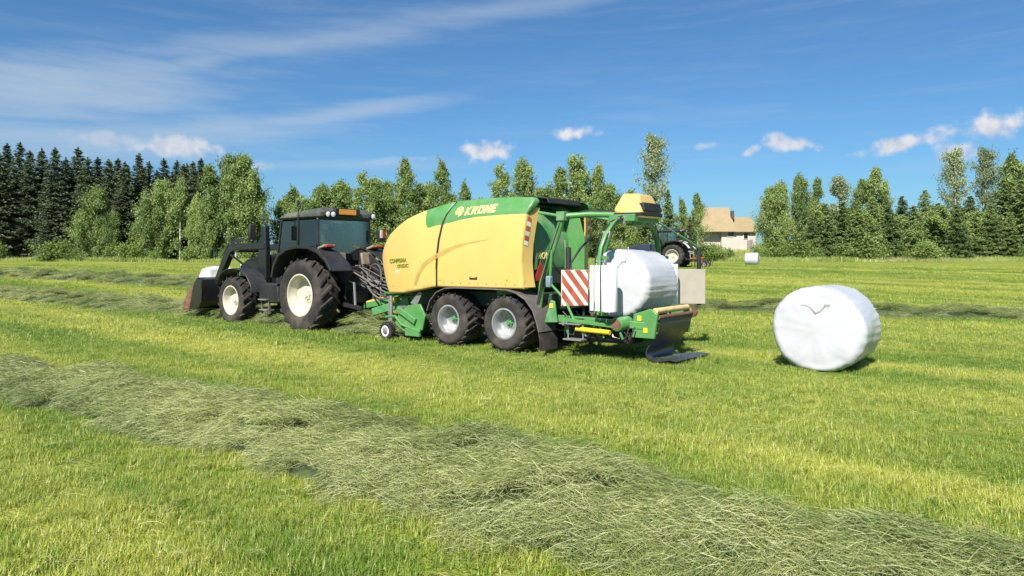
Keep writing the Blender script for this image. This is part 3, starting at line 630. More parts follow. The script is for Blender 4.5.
# ------------------------------------------------------------ wheels
def lugs(mb, Rr, Wd, n, lh, skew=.30, lw=.38, inner=.04):
    for i in range(n):
        for side in (-1, 1):
            t0 = 2*math.pi*(i+(.5 if side > 0 else 0))/n; dt = 2*math.pi/n*lw
            def P(t, y, r): return (r*math.cos(t), y, r*math.sin(t))
            ya, yb = -inner*side, side*Wd*.5; vs = []
            for y, sk, rr in ((ya, 0, Rr), ((ya+yb)*.55, skew*.5, Rr-.004), (yb*.97, skew, Rr-lh*.35)):
                for tt, r in ((0, Rr-lh*1.35), (dt, Rr-lh*1.35), (dt*.82, rr), (dt*.18, rr)): vs.append(P(t0+tt+sk, y, r))
            fs = [(0,1,2,3), (8,11,10,9)] + [(a+k, a+(k+1) % 4, a+4+(k+1) % 4, a+4+k) for a in (0, 4) for k in range(4)]
            mb.add(vs, fs)
def make_wheel(parent, c, Rr, Wd, rim_r, out=1, n=20, lh=.035, rim=None, hubm=None, name='wheel', dish=.12, skew=.3, hs=1.):
    """tyre with tread bars, dished rim and bolted hub; out = +1 when the outer face looks to +y"""
    hub = MB(); o = out
    hub.lathe([(0, o*Wd*dish+o*.075), (.05*hs, o*Wd*dish+o*.075), (.062*hs, o*Wd*dish+o*.05), (.10*hs, o*Wd*dish+o*.04), (.115*hs, o*Wd*dish)], seg=18)
    for k in range(8):
        t = k*math.pi/4; hub.tube([(.085*math.cos(t)*rim_r/.4, o*Wd*dish, .085*math.sin(t)*rim_r/.4+0), (.085*math.cos(t)*rim_r/.4, o*(Wd*dish+.055), .085*math.sin(t)*rim_r/.4)], .012, 6)
    h = hub.build(name, hubm or rim, parent, smooth=35); h.location = c
    ty = MB(); b = Rr-lh
    prof = [(rim_r*.98, -.44), (rim_r+.03, -.475), (rim_r+.35*(b-rim_r), -.52), (rim_r+.72*(b-rim_r), -.515), (b-.03, -.47), (b-.006, -.40), (b, 0), (b-.006, .40), (b-.03, .47), (rim_r+.72*(b-rim_r), .515), (rim_r+.66*(b-rim_r), .522), (rim_r+.35*(b-rim_r), .52), (rim_r+.03, .475), (rim_r*.98, .44)]
    ty.lathe([(r, y*Wd) for r, y in prof], seg=56); lugs(ty, Rr, Wd, n, lh, skew); ty.build('tyre', RUB, h, smooth=35)
    rm = MB()
    rp = [(rim_r+.005, .45), (rim_r+.012, .47), (rim_r-.018, .475), (rim_r-.03, .40), (rim_r-.035, .30), (rim_r*.86, .16), (rim_r*.84, dish+.02), (rim_r*.66, dish-.03), (rim_r*.42, dish-.02), (rim_r*.36, dish+.02), (.0, dish+.02)]
    rm.lathe([(r, o*y*Wd) for r, y in rp], seg=48); rm.lathe([(rim_r+.005, -o*.45*Wd), (rim_r-.03, -o*.46*Wd), (rim_r*.84, -o*.1*Wd), (rim_r*.84, o*dish*Wd-.01), (0, o*dish*Wd-.012)], seg=40)
    rm.build('rim', rim, h, smooth=30)
    return h
ROOFM = mat('dusty_dark_roof_paint', (.055,.065,.05), .45, dust=.6, dustcol=(.15,.15,.11))

# ------------------------------------------------------------ tractor
def make_tractor(root, body, rimm, fendm, loader=True, frontf=None, roofm=None):
    def X(x): return x-6.5
    def bl(mb, name, m, bevel=.008, parent=None, smooth=40):
        mb.v = [(v[0]-6.5, v[1], v[2]) for v in mb.v]; return mb.build(name, m, parent or root, bevel, smooth)
    for s in (1, -1):
        make_wheel(root, (0, s*.82, .83), .88, .53, .49, s, 19, .045, rimm, rimm, 'rear_wheel', .02, .28*s if s > 0 else .28)
        make_wheel(root, (X(9.55), s*.86, .595), .64, .42, .375, s, 17, .036, rimm, rimm, 'front_wheel', .05, .28)
        fp = [(7.55,1.22),(7.47,1.50),(7.28,1.74),(6.95,1.88),(6.55,1.93),(6.1,1.91),(5.75,1.80),(5.48,1.62),(5.30,1.40)]
        bl(MB().strip(fp, s*.50, s*1.10, -.03), 'rear_fender', fendm, .01)
        bl(MB().strip(fp, s*1.104, s*1.125, -.07), 'fender_lip', BLKM, .006)
        bl(MB().prism([(7.5,1.1)]+[(a, b-.02) for a, b in fp[1:]]+[(5.6,1.1)], s*.44, s*.48), 'fender_inner_panel', BLKM)
        fq = [(10.12,1.12),(10.0,1.28),(9.75,1.38),(9.45,1.41),(9.1,1.38),(8.8,1.25),(8.6,1.02),(8.54,.82)]
        bl(MB().strip(fq, s*.58, s*1.08, -.025), 'front_fender', frontf or fendm, .01)
        bl(MB().bar((9.4, s*.3, .8), (9.4, s*.62, 1.37), .06, .04), 'fender_bracket', BLKM)
        lamp = bl(MB().box((5.95, s*.72, 1.962), (.26, .32, .06), (0, .25, 0)), 'tail_lamp_housing', DRT, .015)
        bl(MB().box((5.81, s*.74, 1.985), (.05, .20, .055), (0, .25, 0)), 'tail_lamp', RED, .01, lamp)
    # chassis
    bl(MB().box((6.6,0,.86), (1.7,.66,.62)).box((8.6,0,.88), (2.6,.5,.5)).tube([(6.5,-.75,.83),(6.5,.75,.83)], .17, 14), 'transmission', BLKM, .03)
    bl(MB().box((9.55,0,.62), (.3,1.3,.16)).box((9.7,0,.8), (.9,.42,.3)), 'front_axle', BLKM, .02)
    bl(MB().prism([(8.0,1.05),(10.15,.95),(10.28,1.2),(10.22,1.52),(9.9,1.66),(8.9,1.78),(8.0,1.84)], -.40, .40), 'hood', body, .06)
    bl(MB().box((10.27,0,1.2), (.05,.6,.42)), 'grille', BLKM, .01)
    for s in (1, -1): bl(MB().box((10.25, s*.26, 1.46), (.06,.2,.11)), 'headlight', LAMP, .01)
    bl(MB().box((7.1,0,1.34), (1.7,1.16,.5)).box((7.75,.52,1.12),(.7,.3,.5)), 'cab_floor', BLKM, .03)
    bl(MB().box((8.05,.74,.82), (.85,.34,.5)).box((8.05,-.74,.82), (.85,.34,.5)), 'fuel_tank', BLKM, .05)
    bl(MB().box((8.2,.86,.40), (.34,.22,.03)).box((8.2,.90,.66), (.34,.2,.03)).box((8.04,.88,.55), (.02,.06,.5)).box((8.36,.88,.55), (.02,.06,.5)), 'cab_step', STL, .004)
    # cab
    pil = MB()
    for s in (1, -1):
        pil.bar((6.22, s*.76, 2.64), (6.20, s*.78, 2.02), .07, .07).bar((6.20, s*.78, 2.02), (6.28, s*.40, 1.62), .07, .06)
        pil.bar((6.92, s*.80, 2.64), (6.95, s*.80, 1.9), .06, .06).bar((7.74, s*.72, 2.62), (7.98, s*.695, 1.55), .06, .06)
        pil.bar((6.22, s*.79, 1.95), (6.95, s*.80, 1.93), .05, .05).bar((6.95, s*.80, 1.93), (7.3, s*.78, 1.5), .05, .05).bar((7.3, s*.78, 1.5), (7.98, s*.66, 1.5), .05, .05)
    pil.bar((6.22,-.78,2.64), (6.22,.78,2.64), .07, .07).bar((7.74,-.74,2.62), (7.74,.74,2.62), .06, .06).bar((6.28,-.42,1.62), (6.28,.42,1.62), .06, .06).bar((7.98,-.66,1.55), (7.98,.66,1.55), .06, .06)
    bl(pil, 'cab_frame', BLK, .01)
    def pane(pts, name='window_pane'):
        m = MB(); n = len(pts); c = sum((Vector(p) for p in pts), Vector())/n
        nr = (Vector(pts[1])-Vector(pts[0])).cross(Vector(pts[2])-Vector(pts[1])).normalized()*.006
        m.add([Vector(p)+nr for p in pts]+[Vector(p)-nr for p in pts], [tuple(range(n)), tuple(range(2*n-1, n-1, -1))]+[(i, (i+1) % n, n+(i+1) % n, n+i) for i in range(n)])
        bl(m, name, GLS, 0)
    pane([(6.20,.74,2.61),(6.20,-.74,2.61),(6.20,-.74,2.03),(6.20,-.38,1.65),(6.20,.38,1.65),(6.20,.74,2.03)], 'rear_window')
    pane([(7.77,.70,2.60),(7.77,-.70,2.60),(7.99,-.63,1.57),(7.99,.63,1.57)], 'windscreen')
    for s in (1, -1):
        pane([(6.25,s*.775,2.61),(6.89,s*.80,2.61),(6.92,s*.80,1.97),(6.24,s*.79,1.98)], 'side_window')
        pane([(6.96,s*.80,2.61),(7.70,s*.724,2.60),(7.94,s*.70,1.56),(7.33,s*.762,1.54),(6.99,s*.797,1.95)], 'door_window')
    rf = MB(); o_ = [(-1,-1),(1,-1),(1,1),(-1,1)]
    rings = [(6.08,7.86,.77,2.655),(6.05,7.90,.81,2.69),(6.06,7.86,.81,2.78),(6.2,7.7,.70,2.885),(6.4,7.45,.48,2.925)]
    vs = []
    for x0, x1, yy, z in rings: vs += [(x0,-yy,z),(x1-.1,-yy*.95,z),(x1,-yy*.7,z),(x1,yy*.7,z),(x1-.1,yy*.95,z),(x0,yy,z)]
    vs = [(x, y, z-(.085*max(0, x-6.3)/1.5 if z > 2.75 else 0)) for x, y, z in vs]
    fs = [tuple(range(5,-1,-1)), tuple(range(24,30))]+[(r*6+k, r*6+(k+1) % 6, r*6+6+(k+1) % 6, r*6+6+k) for r in range(4) for k in range(6)]
    rf.add(vs, fs); roof = bl(rf, 'cab_roof', roofm or ROOFM, .05)
    for y in (.66, .51, -.70):
        l = bl(MB().lathe([(.0,-.05),(.06,-.05),(.075,.02),(.075,.06),(.068,.066),(0,.06)], seg=16), 'work_lamp_housing', BLKM, 0, roof)
        l.rotation_euler = (0, 0, R(90)); l.location = (X(6.03), y, 2.73)
        for v in l.data.vertices: v.co.x += 6.5
        g = MB().lathe([(0,.074),(.04,.073),(.062,.066)], seg=16); g.build('lamp_lens', LAMP, l)
    bl(MB().box((6.02,.08,2.80), (.09,.74,.17)), 'roof_light_bar', BLKM, .015, roof)
    bl(MB().box((5.973,.08,2.80), (.012,.50,.125)), 'amber_plate', ORG, .003, roof)
    bl(MB().tube([(6.9,.83,2.62),(6.9,.83,2.98)], .012, 8).tube([(6.9,.83,2.98),(6.9,.83,3.09)], .028, 10), 'antenna', BLKM, 0)
    for s in (1, -1):
        ma = bl(MB().tube([(7.75,s*.74,2.62),(8.05,s*1.02,2.66),(8.1,s*1.22,2.64),(8.1,s*1.22,2.50)], .016, 8), 'mirror_arm', BLKM)
        bl(MB().box((8.2,s*1.26,2.34), (.09,.18,.38)), 'mirror', BLKM, .03, ma)
    bl(MB().box((6.0,-.98,2.25), (.1,.22,.30)).tube([(6.2,-.78,2.35),(6.0,-.92,2.35)], .015, 6), 'rear_mirror', BLKM, .02)
    bl(MB().box((5.945,-1.03,2.30), (.015,.08,.2)), 'red_reflector', RED, .003); bl(MB().box((5.945,-.94,2.30), (.015,.08,.2)), 'white_reflector', WHS, .003)
    # interior
    st = MB().box((6.85,0,1.72), (.5,.52,.14)).box((6.60,0,2.06), (.14,.50,.62), (0,-.12,0)).box((6.56,0,2.46), (.10,.26,.18)); bl(st, 'seat', SEAT, .04)
    bl(MB().box((7.7,0,1.8), (.22,.5,.6)).tube([(7.6,0,1.95),(7.42,0,2.05)], .03, 8), 'dashboard', BLKM, .03)
    sw_ = MB(); sw_.tube([(7.40+.08*math.sin(t)*0+.06*math.cos(t), .2*math.sin(t), 2.06+.19*math.cos(t)*.9) for t in np.linspace(0, 6.283, 22)], .014, 6); bl(sw_, 'steering_wheel', BLKM, 0)
    bl(MB().box((6.7,-.5,1.75), (.7,.2,.5)), 'console', BLKM, .03); bl(MB().box((6.45,.60,2.12), (.03,.26,.2), (0,0,.6)), 'monitor', WHP, .01)
    # rear linkage
    bl(MB().box((5.82,0,1.30), (.22,.62,.42)).box((5.75,.0,.78), (.3,.5,.3)), 'valve_block', BLKM, .02)
    for s in (1, -1):
        bl(MB().bar((5.9,s*.36,.62), (5.05,s*.42,.55), .07,.09), 'lift_arm', BLKM, .008)
        bl(MB().tube([(5.85,s*.34,1.22),(5.35,s*.39,1.12),(5.30,s*.40,.62)], .03, 8), 'lift_rod', STL, 0)
    bl(MB().bar((5.9,0,1.15),(5.25,0,1.0),.06,.06), 'top_link', STL, .005)
    bl(MB().bar((5.95,0,.48),(5.3,0,.46),.12,.06), 'drawbar_hitch', BLKM, .006)
    for s in (1, -1): bl(MB().box((5.86, s*.45, 1.68), (.08,.42,.3), (0, .2, 0)), 'rear_bracket', DRT, .02)
    if not loader: return
    for s in (1, -1):
        tw = MB().prism([(8.66,.55),(9.02,.55),(9.03,1.9),(8.90,2.5),(8.72,2.54),(8.68,1.9)], s*.44, s*.58); bl(tw, 'loader_tower', BLK, .02)
        bm_ = MB().prism([(8.72,2.12),(9.3,2.10),(10.42,2.07),(10.62,1.95),(11.38,.86),(11.22,.72),(10.99,1.08),(10.38,1.84),(10.12,1.91),(8.72,1.93)], s*.44-.001*s, s*.58+.02*s); bl(bm_, 'loader_arm', BLK, .02)
        bl(MB().tube([(8.95,s*.64,1.25),(9.5,s*.64,1.47)], .05, 12).tube([(9.5,s*.64,1.47),(10.25,s*.64,1.78)], .028, 10), 'lift_cylinder', BLK, 0)
        bl(MB().tube([(10.05,s*.40,2.2),(10.55,s*.40,2.15)], .045, 12).tube([(10.55,s*.40,2.15),(11.2,s*.40,1.45)], .026, 10).bar((10.45,s*.47,2.05),(10.6,s*.47,2.22),.04,.1), 'tilt_cylinder', BLK, 0)
        bl(MB().bar((11.1,s*.42,.75),(11.12,s*.42,1.45),.06,.12), 'quick_coupler', BLK, .01)
    bl(MB().tube([(10.5,-.5,1.92),(10.5,.5,1.92)], .07, 12), 'cross_tube', BLK, 0); bl(MB().tube([(11.15,-.5,.9),(11.15,.5,.9)], .06, 12), 'cross_tube', BLK, 0)
    for k in range(3): bl(MB().tube([(8.9,.60+.02*k,2.3),(9.2,.63,2.2+.02*k),(9.8,.62,2.15+.015*k),(10.4,.6,2.12),(10.8,.60,1.75)], .012, 6), 'loader_hose', HOSB, 0)
    bk = MB().strip([(11.30,1.16),(11.12,1.10),(11.06,.8),(11.08,.5),(11.22,.34),(11.5,.28),(12.16,.25)], -1.02, 1.02, .025); bu = bl(bk, 'bucket', BLK, .005)
    for s in (1, -1):
        bl(MB().prism([(11.12,1.08),(11.30,1.15),(11.50,.95),(11.72,.27),(11.5,.27),(11.22,.33),(11.07,.5),(11.05,.8)], s*1.022, s*1.05), 'bucket_side', BLK, .004, bu)
    for s in (1, -1): bl(MB().prism([(11.505,.95),(11.725,.27),(12.16,.25),(11.80,.78)], s*1.02, s*1.052), 'bucket_wear_plate', RST, .004, bu)
    bl(MB().box((12.16,0,.245), (.14,2.1,.025)), 'cutting_edge', STL, .004, bu)

def w2(x, y, z=0): return loc2w(x, y, z)
t1o = loc2w(6.38, 0) + Vector((0, -.18, 0)); tractor = empty('tractor', t1o, HEAD, label='black tractor with front loader and cream wheel rims, pulling the baler', cat='tractor')
make_tractor(tractor, BLK, CRM, FND)
# white sack lying in the bucket
def lump(name, c, d, m, label, cat, rz=0, amp=.06, seed=1, sub=5):
    bm = bmesh.new(); bmesh.ops.create_cube(bm, size=1); bmesh.ops.subdivide_edges(bm, edges=bm.edges[:], cuts=9, use_grid_fill=True)
    from mathutils import noise
    for v in bm.verts:
        p = v.co.copy(); q = p.normalized()*.62; p = p.lerp(q, .45); nn = noise.noise(p*3.1+Vector((seed,0,0)))*amp + noise.noise(p*8+Vector((0,seed,0)))*amp*.5
        p += p.normalized()*nn; v.co = Vector((p.x*d[0], p.y*d[1], p.z*d[2]))
    me = bpy.data.meshes.new(name); bm.to_mesh(me); bm.free(); o = link(name, me, m, smooth=180); o.location = c; o.rotation_euler = (.05, .1, rz)
    return tag(o, label, cat)
sk = loc2w(11.50, .30, .98); lump('white_sack', sk, (.56, 1.0, .80), mat('white_woven_plastic', (.48,.48,.46), .55, var=.06, bump=.3, bscale=20), 'bulging white sack lying in the loader bucket', 'sack', HEAD, .09, 4)

# ------------------------------------------------------------ baler-wrapper
baler = empty('round_baler', ORI, HEAD, label='yellow and green round baler with bale wrapper on tandem wheels', cat='baler')
def bb(mb, name, m, bevel=.006, parent=None, smooth=40): return mb.build(name, m, parent or baler, bevel, smooth)
W_ = 1.12
def FX(x): return x if x < 2.0 else 2.0+(x-2.0)*1.19
def surf(x, z):
    return W_ - .045*((z-1.8)/.9)**2 - .22*min(1.1, max(0, (x-2.2)/1.5))**2 - .16*min(1, max(0, (z-2.42)/.40))**2
def panel(name, yellow, green, s, extra_cut=True):
    """one curved side panel: yellow face with a green upper part, rounded rim"""
    bm = bmesh.new(); vd = {}
    def vert(p):
        k = (round(p[0], 3), round(p[1], 3))
        if k not in vd: vd[k] = bm.verts.new((p[0], 0, p[1]))
        return vd[k]
    for poly, mi in ((yellow, 0), (green, 1)):
        f = bm.faces.new([vert(p) for p in poly]); f.material_index = mi
    for k in range(1, 24):
        bmesh.ops.bisect_plane(bm, geom=bm.verts[:]+bm.edges[:]+bm.faces[:], plane_co=(0,0,.95+k*.08), plane_no=(0,0,1))
    for k in range(0, 40):
        bmesh.ops.bisect_plane(bm, geom=bm.verts[:]+bm.edges[:]+bm.faces[:], plane_co=(-.45+k*.1,0,0), plane_no=(1,0,0))
    for v in bm.verts: v.co.y = surf(v.co.x, v.co.z)
    be = [e for e in bm.edges if len(e.link_faces) == 1]
    for dy, out in ((.010, .016), (.022, .014), (.13, 0)):
        nrm = {}
        for e in be:
            a_, b_ = e.verts; d = (b_.co-a_.co); nn = Vector((d.z, 0, -d.x)).normalized()
            fc = e.link_faces[0].calc_center_median(); 
            if out and nn.dot((a_.co+b_.co)/2-fc) < 0: nn = -nn
            for v in e.verts: nrm[v] = nrm.get(v, Vector())+nn
        pos = {v: nrm[v].normalized() for v in nrm}
        src = {tuple(round(q, 5) for q in v.co): pos[v] for v in pos}
        r = bmesh.ops.extrude_edge_only(bm, edges=be)
        for v in [v for v in r['geom'] if isinstance(v, bmesh.types.BMVert)]:
            d = src[tuple(round(q, 5) for q in v.co)]; v.co += d*out-Vector((0, dy, 0))
        be = [e for e in r['geom'] if isinstance(e, bmesh.types.BMEdge) and len(e.link_faces) == 1]
    for f in bm.faces:
        c = f.calc_center_median(); zg = np.interp(c.x, [-.4,.3,.89,1.3,1.79,2.15], [2.5,2.5,2.48,2.435,2.36,2.305])
        if c.x > FX(2.13): zg = 9 if c.x > FX(2.205) else np.interp(c.x, [FX(2.13), FX(2.17), FX(2.205)], [2.31, 2.40, 2.64])
        f.material_index = int(c.z > zg)
    if s < 0:
        for v in bm.verts: v.co.y *= -1
    bmesh.ops.recalc_face_normals(bm, faces=bm.faces)
    me = bpy.data.meshes.new(name); bm.to_mesh(me); bm.free()
    return link(name, me, [YEL, GRN], baler, smooth=50)
seam = [(1.955,1.17),(1.94,1.5),(1.92,1.75),(1.875,2.05),(1.79,2.36)]
seam_g = [(1.79,2.36),(1.70,2.56),(1.575,2.79)]
front_y = [(3.23,.99),(3.30,1.12),(3.40,1.45),(3.45,1.72),(3.42,1.86),(3.34,2.0),(3.17,2.19),(2.95,2.33),(2.67,2.48),(2.42,2.57),(2.20,2.645),(2.17,2.40),(2.13,2.31)] + [(1.79,2.36)] + seam[:-1][::-1] + [(2.3,1.10),(2.8,1.01)]
front_y = [(FX(x), z) for x, z in front_y]
front_g = [(2.20,2.645),(1.95,2.71),(1.575,2.79),(1.70,2.56),(1.79,2.36),(2.13,2.31),(2.17,2.40)]
front_g = [(FX(x), z) for x, z in front_g]
def shift(L, d=-.082): return [(x+d, z) for x, z in L]
rear_y = shift(seam)[:-1] + [shift(seam)[-1]] + [(1.3,2.435),(.89,2.48),(.3,2.50),(-.275,2.50),(-.245,2.25),(-.2,1.95),(-.18,1.64),(-.20,1.38),(-.23,1.19)]
rear_g = [shift(seam)[-1]] + shift(seam_g)[1:] + [(1.2,2.80),(.64,2.81),(.1,2.80),(-.3,2.775),(-.36,2.73),(-.34,2.64),(-.275,2.50),(.3,2.50),(.89,2.48),(1.3,2.435)]
for s in (1, -1):
    panel('front_side_panel', front_y, front_g, s); rp_ = panel('rear_side_panel', rear_y, rear_g, s)
    # angled corner strip behind the panel, with red and white warning stripes
    pts = [(-.30,2.62),(-.262,2.25),(-.215,1.95),(-.195,1.64),(-.215,1.38),(-.245,1.19)]
    cs = MB(); vs = []
    for x, z in pts: yy = surf(x, z)-.02; vs += [(x, s*yy, z), (x-.06, s*(yy-.26), z), (x-.03, s*(yy-.265), z), (x+.03, s*(yy-.02), z)]
    cs.add(vs, [(0,1,2,3), (20,23,22,21)]+[(a*4+k, a*4+(k+1) % 4, a*4+4+(k+1) % 4, a*4+4+k) for a in range(5) for k in range(4)]); bb(cs, 'corner_strip', YEL, 0)
    for k in range(6):
        z0 = 2.46-k*.085; m = MB(); v4 = []
        for (t, dz) in ((.12, 0), (.5, -.03), (.5, -.11), (.12, -.08)):
            z = z0+dz; x = np.interp(z, [1.19,1.38,1.64,1.95,2.25,2.62], [-.245,-.215,-.195,-.215,-.262,-.30]); yy = surf(x, z)-.02
            v4.append((x-.06*t-.004, s*(yy-.26*t+.001), z))
        v4b = [(a-.002, b+s*.001, c) for a, b, c in v4]; m.add(v4b+v4, [(0,1,2,3),(4,7,6,5),(0,4,5,1),(1,5,6,2),(2,6,7,3),(3,7,4,0)]); bb(m, 'warning_stripe', REDS if k % 2 == 0 else WHS, 0)
# housing between the panels
bb(MB().prism([(.35,1.0),(-.42,1.06),(-.52,1.4),(-.52,2.1),(-.40,2.5),(-.05,2.70),(.35,2.74)], -.50, -.465), 'chamber_side_plate', GRN, .006)
hs = [(3.40,1.05),(3.55,1.7),(3.25,2.12),(2.65,2.44),(2.1,2.60),(1.5,2.72),(.6,2.74),(.5,2.72),(.5,2.3),(.5,1.2)]
bb(MB().prism(hs, -.93, .93), 'housing', DKG, .04)
# tailgate of the bale chamber: a rounded green drum
tg = [(.6,1.0),(.2,1.03),(0,1.14),(-.13,1.36),(-.18,1.72),(-.16,2.05),(-.08,2.33),(.08,2.55),(.3,2.70),(.6,2.76)]
tail = bb(MB().prism(tg, -.46, .84), 'tailgate', GRND, .03, smooth=35)
bb(MB().strip([(-.19,1.5),(-.195,1.75),(-.175,2.05)], -.36, -.28, .03), 'tailgate_rib', GRND, .005, tail); bb(MB().strip([(-.19,1.5),(-.195,1.75),(-.175,2.05)], .64, .72, .03), 'tailgate_rib', GRND, .005, tail)
bb(MB().box((-.175,.1,1.40), (.03,1.0,.34), (0,.25,0)), 'rear_plate', BLKM, .006, tail)
text_mesh('tailgate_lettering', 'KRONE', .17, LTR, tail, lambda a, b, c: Vector((-.190-c, .42-a, 1.70+b)), .02, .12)
tri = MB(); tri.add([(-.765,.62,1.22),(-.765,.22,1.22),(-.765,.42,1.58),(-.775,.62,1.22),(-.775,.22,1.22),(-.775,.42,1.58)], [(0,1,2),(3,5,4),(0,3,4,1),(1,4,5,2),(2,5,3,0)]); tri.v = [(x+.555, y+.12, z+.08) for x, y, z in tri.v]; bb(tri, 'warning_triangle', RED, 0, tail)
bb(MB().strip([(.7,2.86),(.25,2.90),(-.22,2.84),(-.28,2.74)], -.75, .35, .03).box((.2,-.2,2.80),(.5,.9,.08)), 'net_cover', BLKM, .01)
# text and marks on the camera-side panel
SL = .045
def onpanel(xc, z0, off=.004): return lambda a, b, c: Vector((xc-a, surf(xc-a, z0+b)+off+c, z0+b+SL*a))
def block_letters(name, word, xc, z0, hgt, wdt, gap, slope, shear, m):
    """heavy block letters laid on the panel, each a few strokes"""
    st = .25
    def bar(a, b): return ('h', a, b)
    G = {'K': [((.14,0),(.14,1)), ((.36,.5),(.86,1)), ((.36,.5),(.88,0))], 'R': [((.14,0),(.14,1)), bar((.14,.88),(.80,.88)), bar((.14,.48),(.80,.48)), ((.82,.48),(.82,.92)), ((.46,.46),(.88,0))],
         'O': [((.14,.06),(.14,.94)), ((.86,.06),(.86,.94)), bar((.10,.88),(.90,.88)), bar((.10,.12),(.90,.12))], 'N': [((.14,0),(.14,1)), ((.86,0),(.86,1)), ((.18,1),(.82,0))],
         'E': [((.14,0),(.14,1)), bar((.1,.88),(.9,.88)), bar((.1,.5),(.8,.5)), bar((.1,.12),(.9,.12))]}
    n = len(word); tot = n*wdt+(n-1)*gap; mb = MB(); k = 0
    for i, ch in enumerate(word):
        for s_ in G[ch]:
            if s_[0] == 'h': (ax, ay), (bx, by) = s_[1:]; q = [(ax, ay-st*.48), (bx, by-st*.48), (bx, by+st*.48), (ax, ay+st*.48)]
            else: (ax, ay), (bx, by) = s_; q = [(ax-st/2, ay), (ax+st/2, ay), (bx+st/2, by), (bx-st/2, by)]
            P = []
            for gx, gy in q:
                a_ = -tot/2+i*(wdt+gap)+gx*wdt+gy*hgt*shear; P.append((xc-a_, z0+gy*hgt+slope*a_))
            mb.add(*quadp(P, .003, .004+.0006*(k % 6))); k += 1
    return bb(mb, name, m, 0)
em = MB()
def quadp(pts, y_off=.004, th=.006):
    v = [(x, surf(x, z)+y_off, z) for x, z in pts]; v2 = [(x, y+th, z) for x, y, z in v]; n = len(pts)
    return v+v2, [tuple(range(n)), tuple(range(2*n-1, n-1, -1))]+[(i, (i+1) % n, n+(i+1) % n, n+i) for i in range(n)]
ex, ez = 1.325, 2.60
ring = [(ex+.10*math.cos(t), ez+.10*math.sin(t)) for t in np.linspace(0, 2*math.pi, 9)[:-1]]; rin = [(ex+.078*math.cos(t), ez+.078*math.sin(t)) for t in np.linspace(0, 2*math.pi, 9)[:-1]]
for i in range(8):
    if i == 6: continue
    j = (i+1) % 8; em.add(*quadp([ring[i], ring[j], rin[j], rin[i]]))
for dx in (-.035, 0, .035): em.add(*quadp([(ex+dx-.010, ez-.045), (ex+dx+.010, ez-.045), (ex+dx*1.25+.012, ez+.045+.012*(dx == 0)), (ex+dx*1.25-.012, ez+.045+.012*(dx == 0))]))
em.add(*quadp([(ex-.05, ez-.062), (ex+.05, ez-.062), (ex+.05, ez-.048), (ex-.05, ez-.048)])); bb(em, 'crown_emblem', LTR, 0)
block_letters('brand_lettering', 'KRONE', .80, 2.537, .158, .132, .024, .045, .14, LTR)
SL = .05
text_mesh('model_lettering', 'COMPRIMA', .122, LTG, baler, onpanel(3.08, 1.615), .02)
text_mesh('model_number', 'CF155XC', .098, LTG, baler, onpanel(2.90, 1.515), .03)
up_ = [(2.56,1.16),(2.46,1.36),(2.27,1.60),(1.90,1.79),(1.45,1.94),(1.04,2.01),(.55,2.055)]; dn_ = [(2.47,1.16),(2.35,1.37),(2.13,1.585),(1.78,1.74),(1.38,1.895),(1.0,1.985),(.55,2.05)]
def smooth_(L):
    L = [L[0]]+L+[L[-1]]; out = []
    for i in range(1, len(L)-2):
        for t in (0, .25, .5, .75):
            p0, p1, p2, p3 = L[i-1:i+3]; out.append(tuple(.5*(2*p1[j]+(p2[j]-p0[j])*t+(2*p0[j]-5*p1[j]+4*p2[j]-p3[j])*t*t+(3*p1[j]-p0[j]-3*p2[j]+p3[j])*t**3) for j in (0, 1)))
    return out+[L[-1]]
up_, dn_ = smooth_(up_), smooth_(dn_)
sg = MB()
for i in range(len(up_)-1):
    for k in range(1):
        t0, t1 = 0, 1; L = lambda p, q, t: (p[0]+(q[0]-p[0])*t, p[1]+(q[1]-p[1])*t)
        sg.add(*quadp([L(up_[i], up_[i+1], t0), L(up_[i], up_[i+1], t1), L(dn_[i], dn_[i+1], t1), L(dn_[i], dn_[i+1], t0)], .0015, .002))
bb(sg, 'swoosh_decal', SWG, 0)
for s in (1, -1):
    sl_ = MB(); ps = [(a-.041, b) for a, b in seam[:-1]+seam_g]; ps[-1] = (1.575-.041, 2.775)
    for (a, b), (c, d) in zip(ps, ps[1:]):
        sl_.bar((a, s*(surf(a, b)-.012), b), (c, s*(surf(c, d)-.012), d), .030, .034)
    bb(sl_, 'door_seal', BLKM, 0)
bb(MB().add(*quadp([(3.16,1.40),(3.03,1.41),(3.03,1.45),(3.16,1.44)], .002, .002)), 'white_label', WHS, 0)
for k in range(9):
    x = 1.7-.22*k; bb(MB().lathe([(0,.008),(.011,.007),(.013,0)], (x, surf(x, 1.235)+.001, 1.235), 8), 'panel_bolt', STL, 0)
hx, hz = .93, 1.335
bb(MB().box((hx, surf(hx, hz)-.012, hz), (.20,.04,.06)), 'latch_recess', BLKM, .012); bb(MB().box((hx, surf(hx, hz)+.012, hz+.012), (.13,.02,.02)), 'latch_handle', YEL, .006)
for x, z in ((3.30,1.13),(1.80,1.29),(.12,1.32)):
    bb(MB().lathe([(0,.012),(.018,.010),(.022,0)], (x, surf(x, z), z), 14), 'side_marker', ORG, 0)
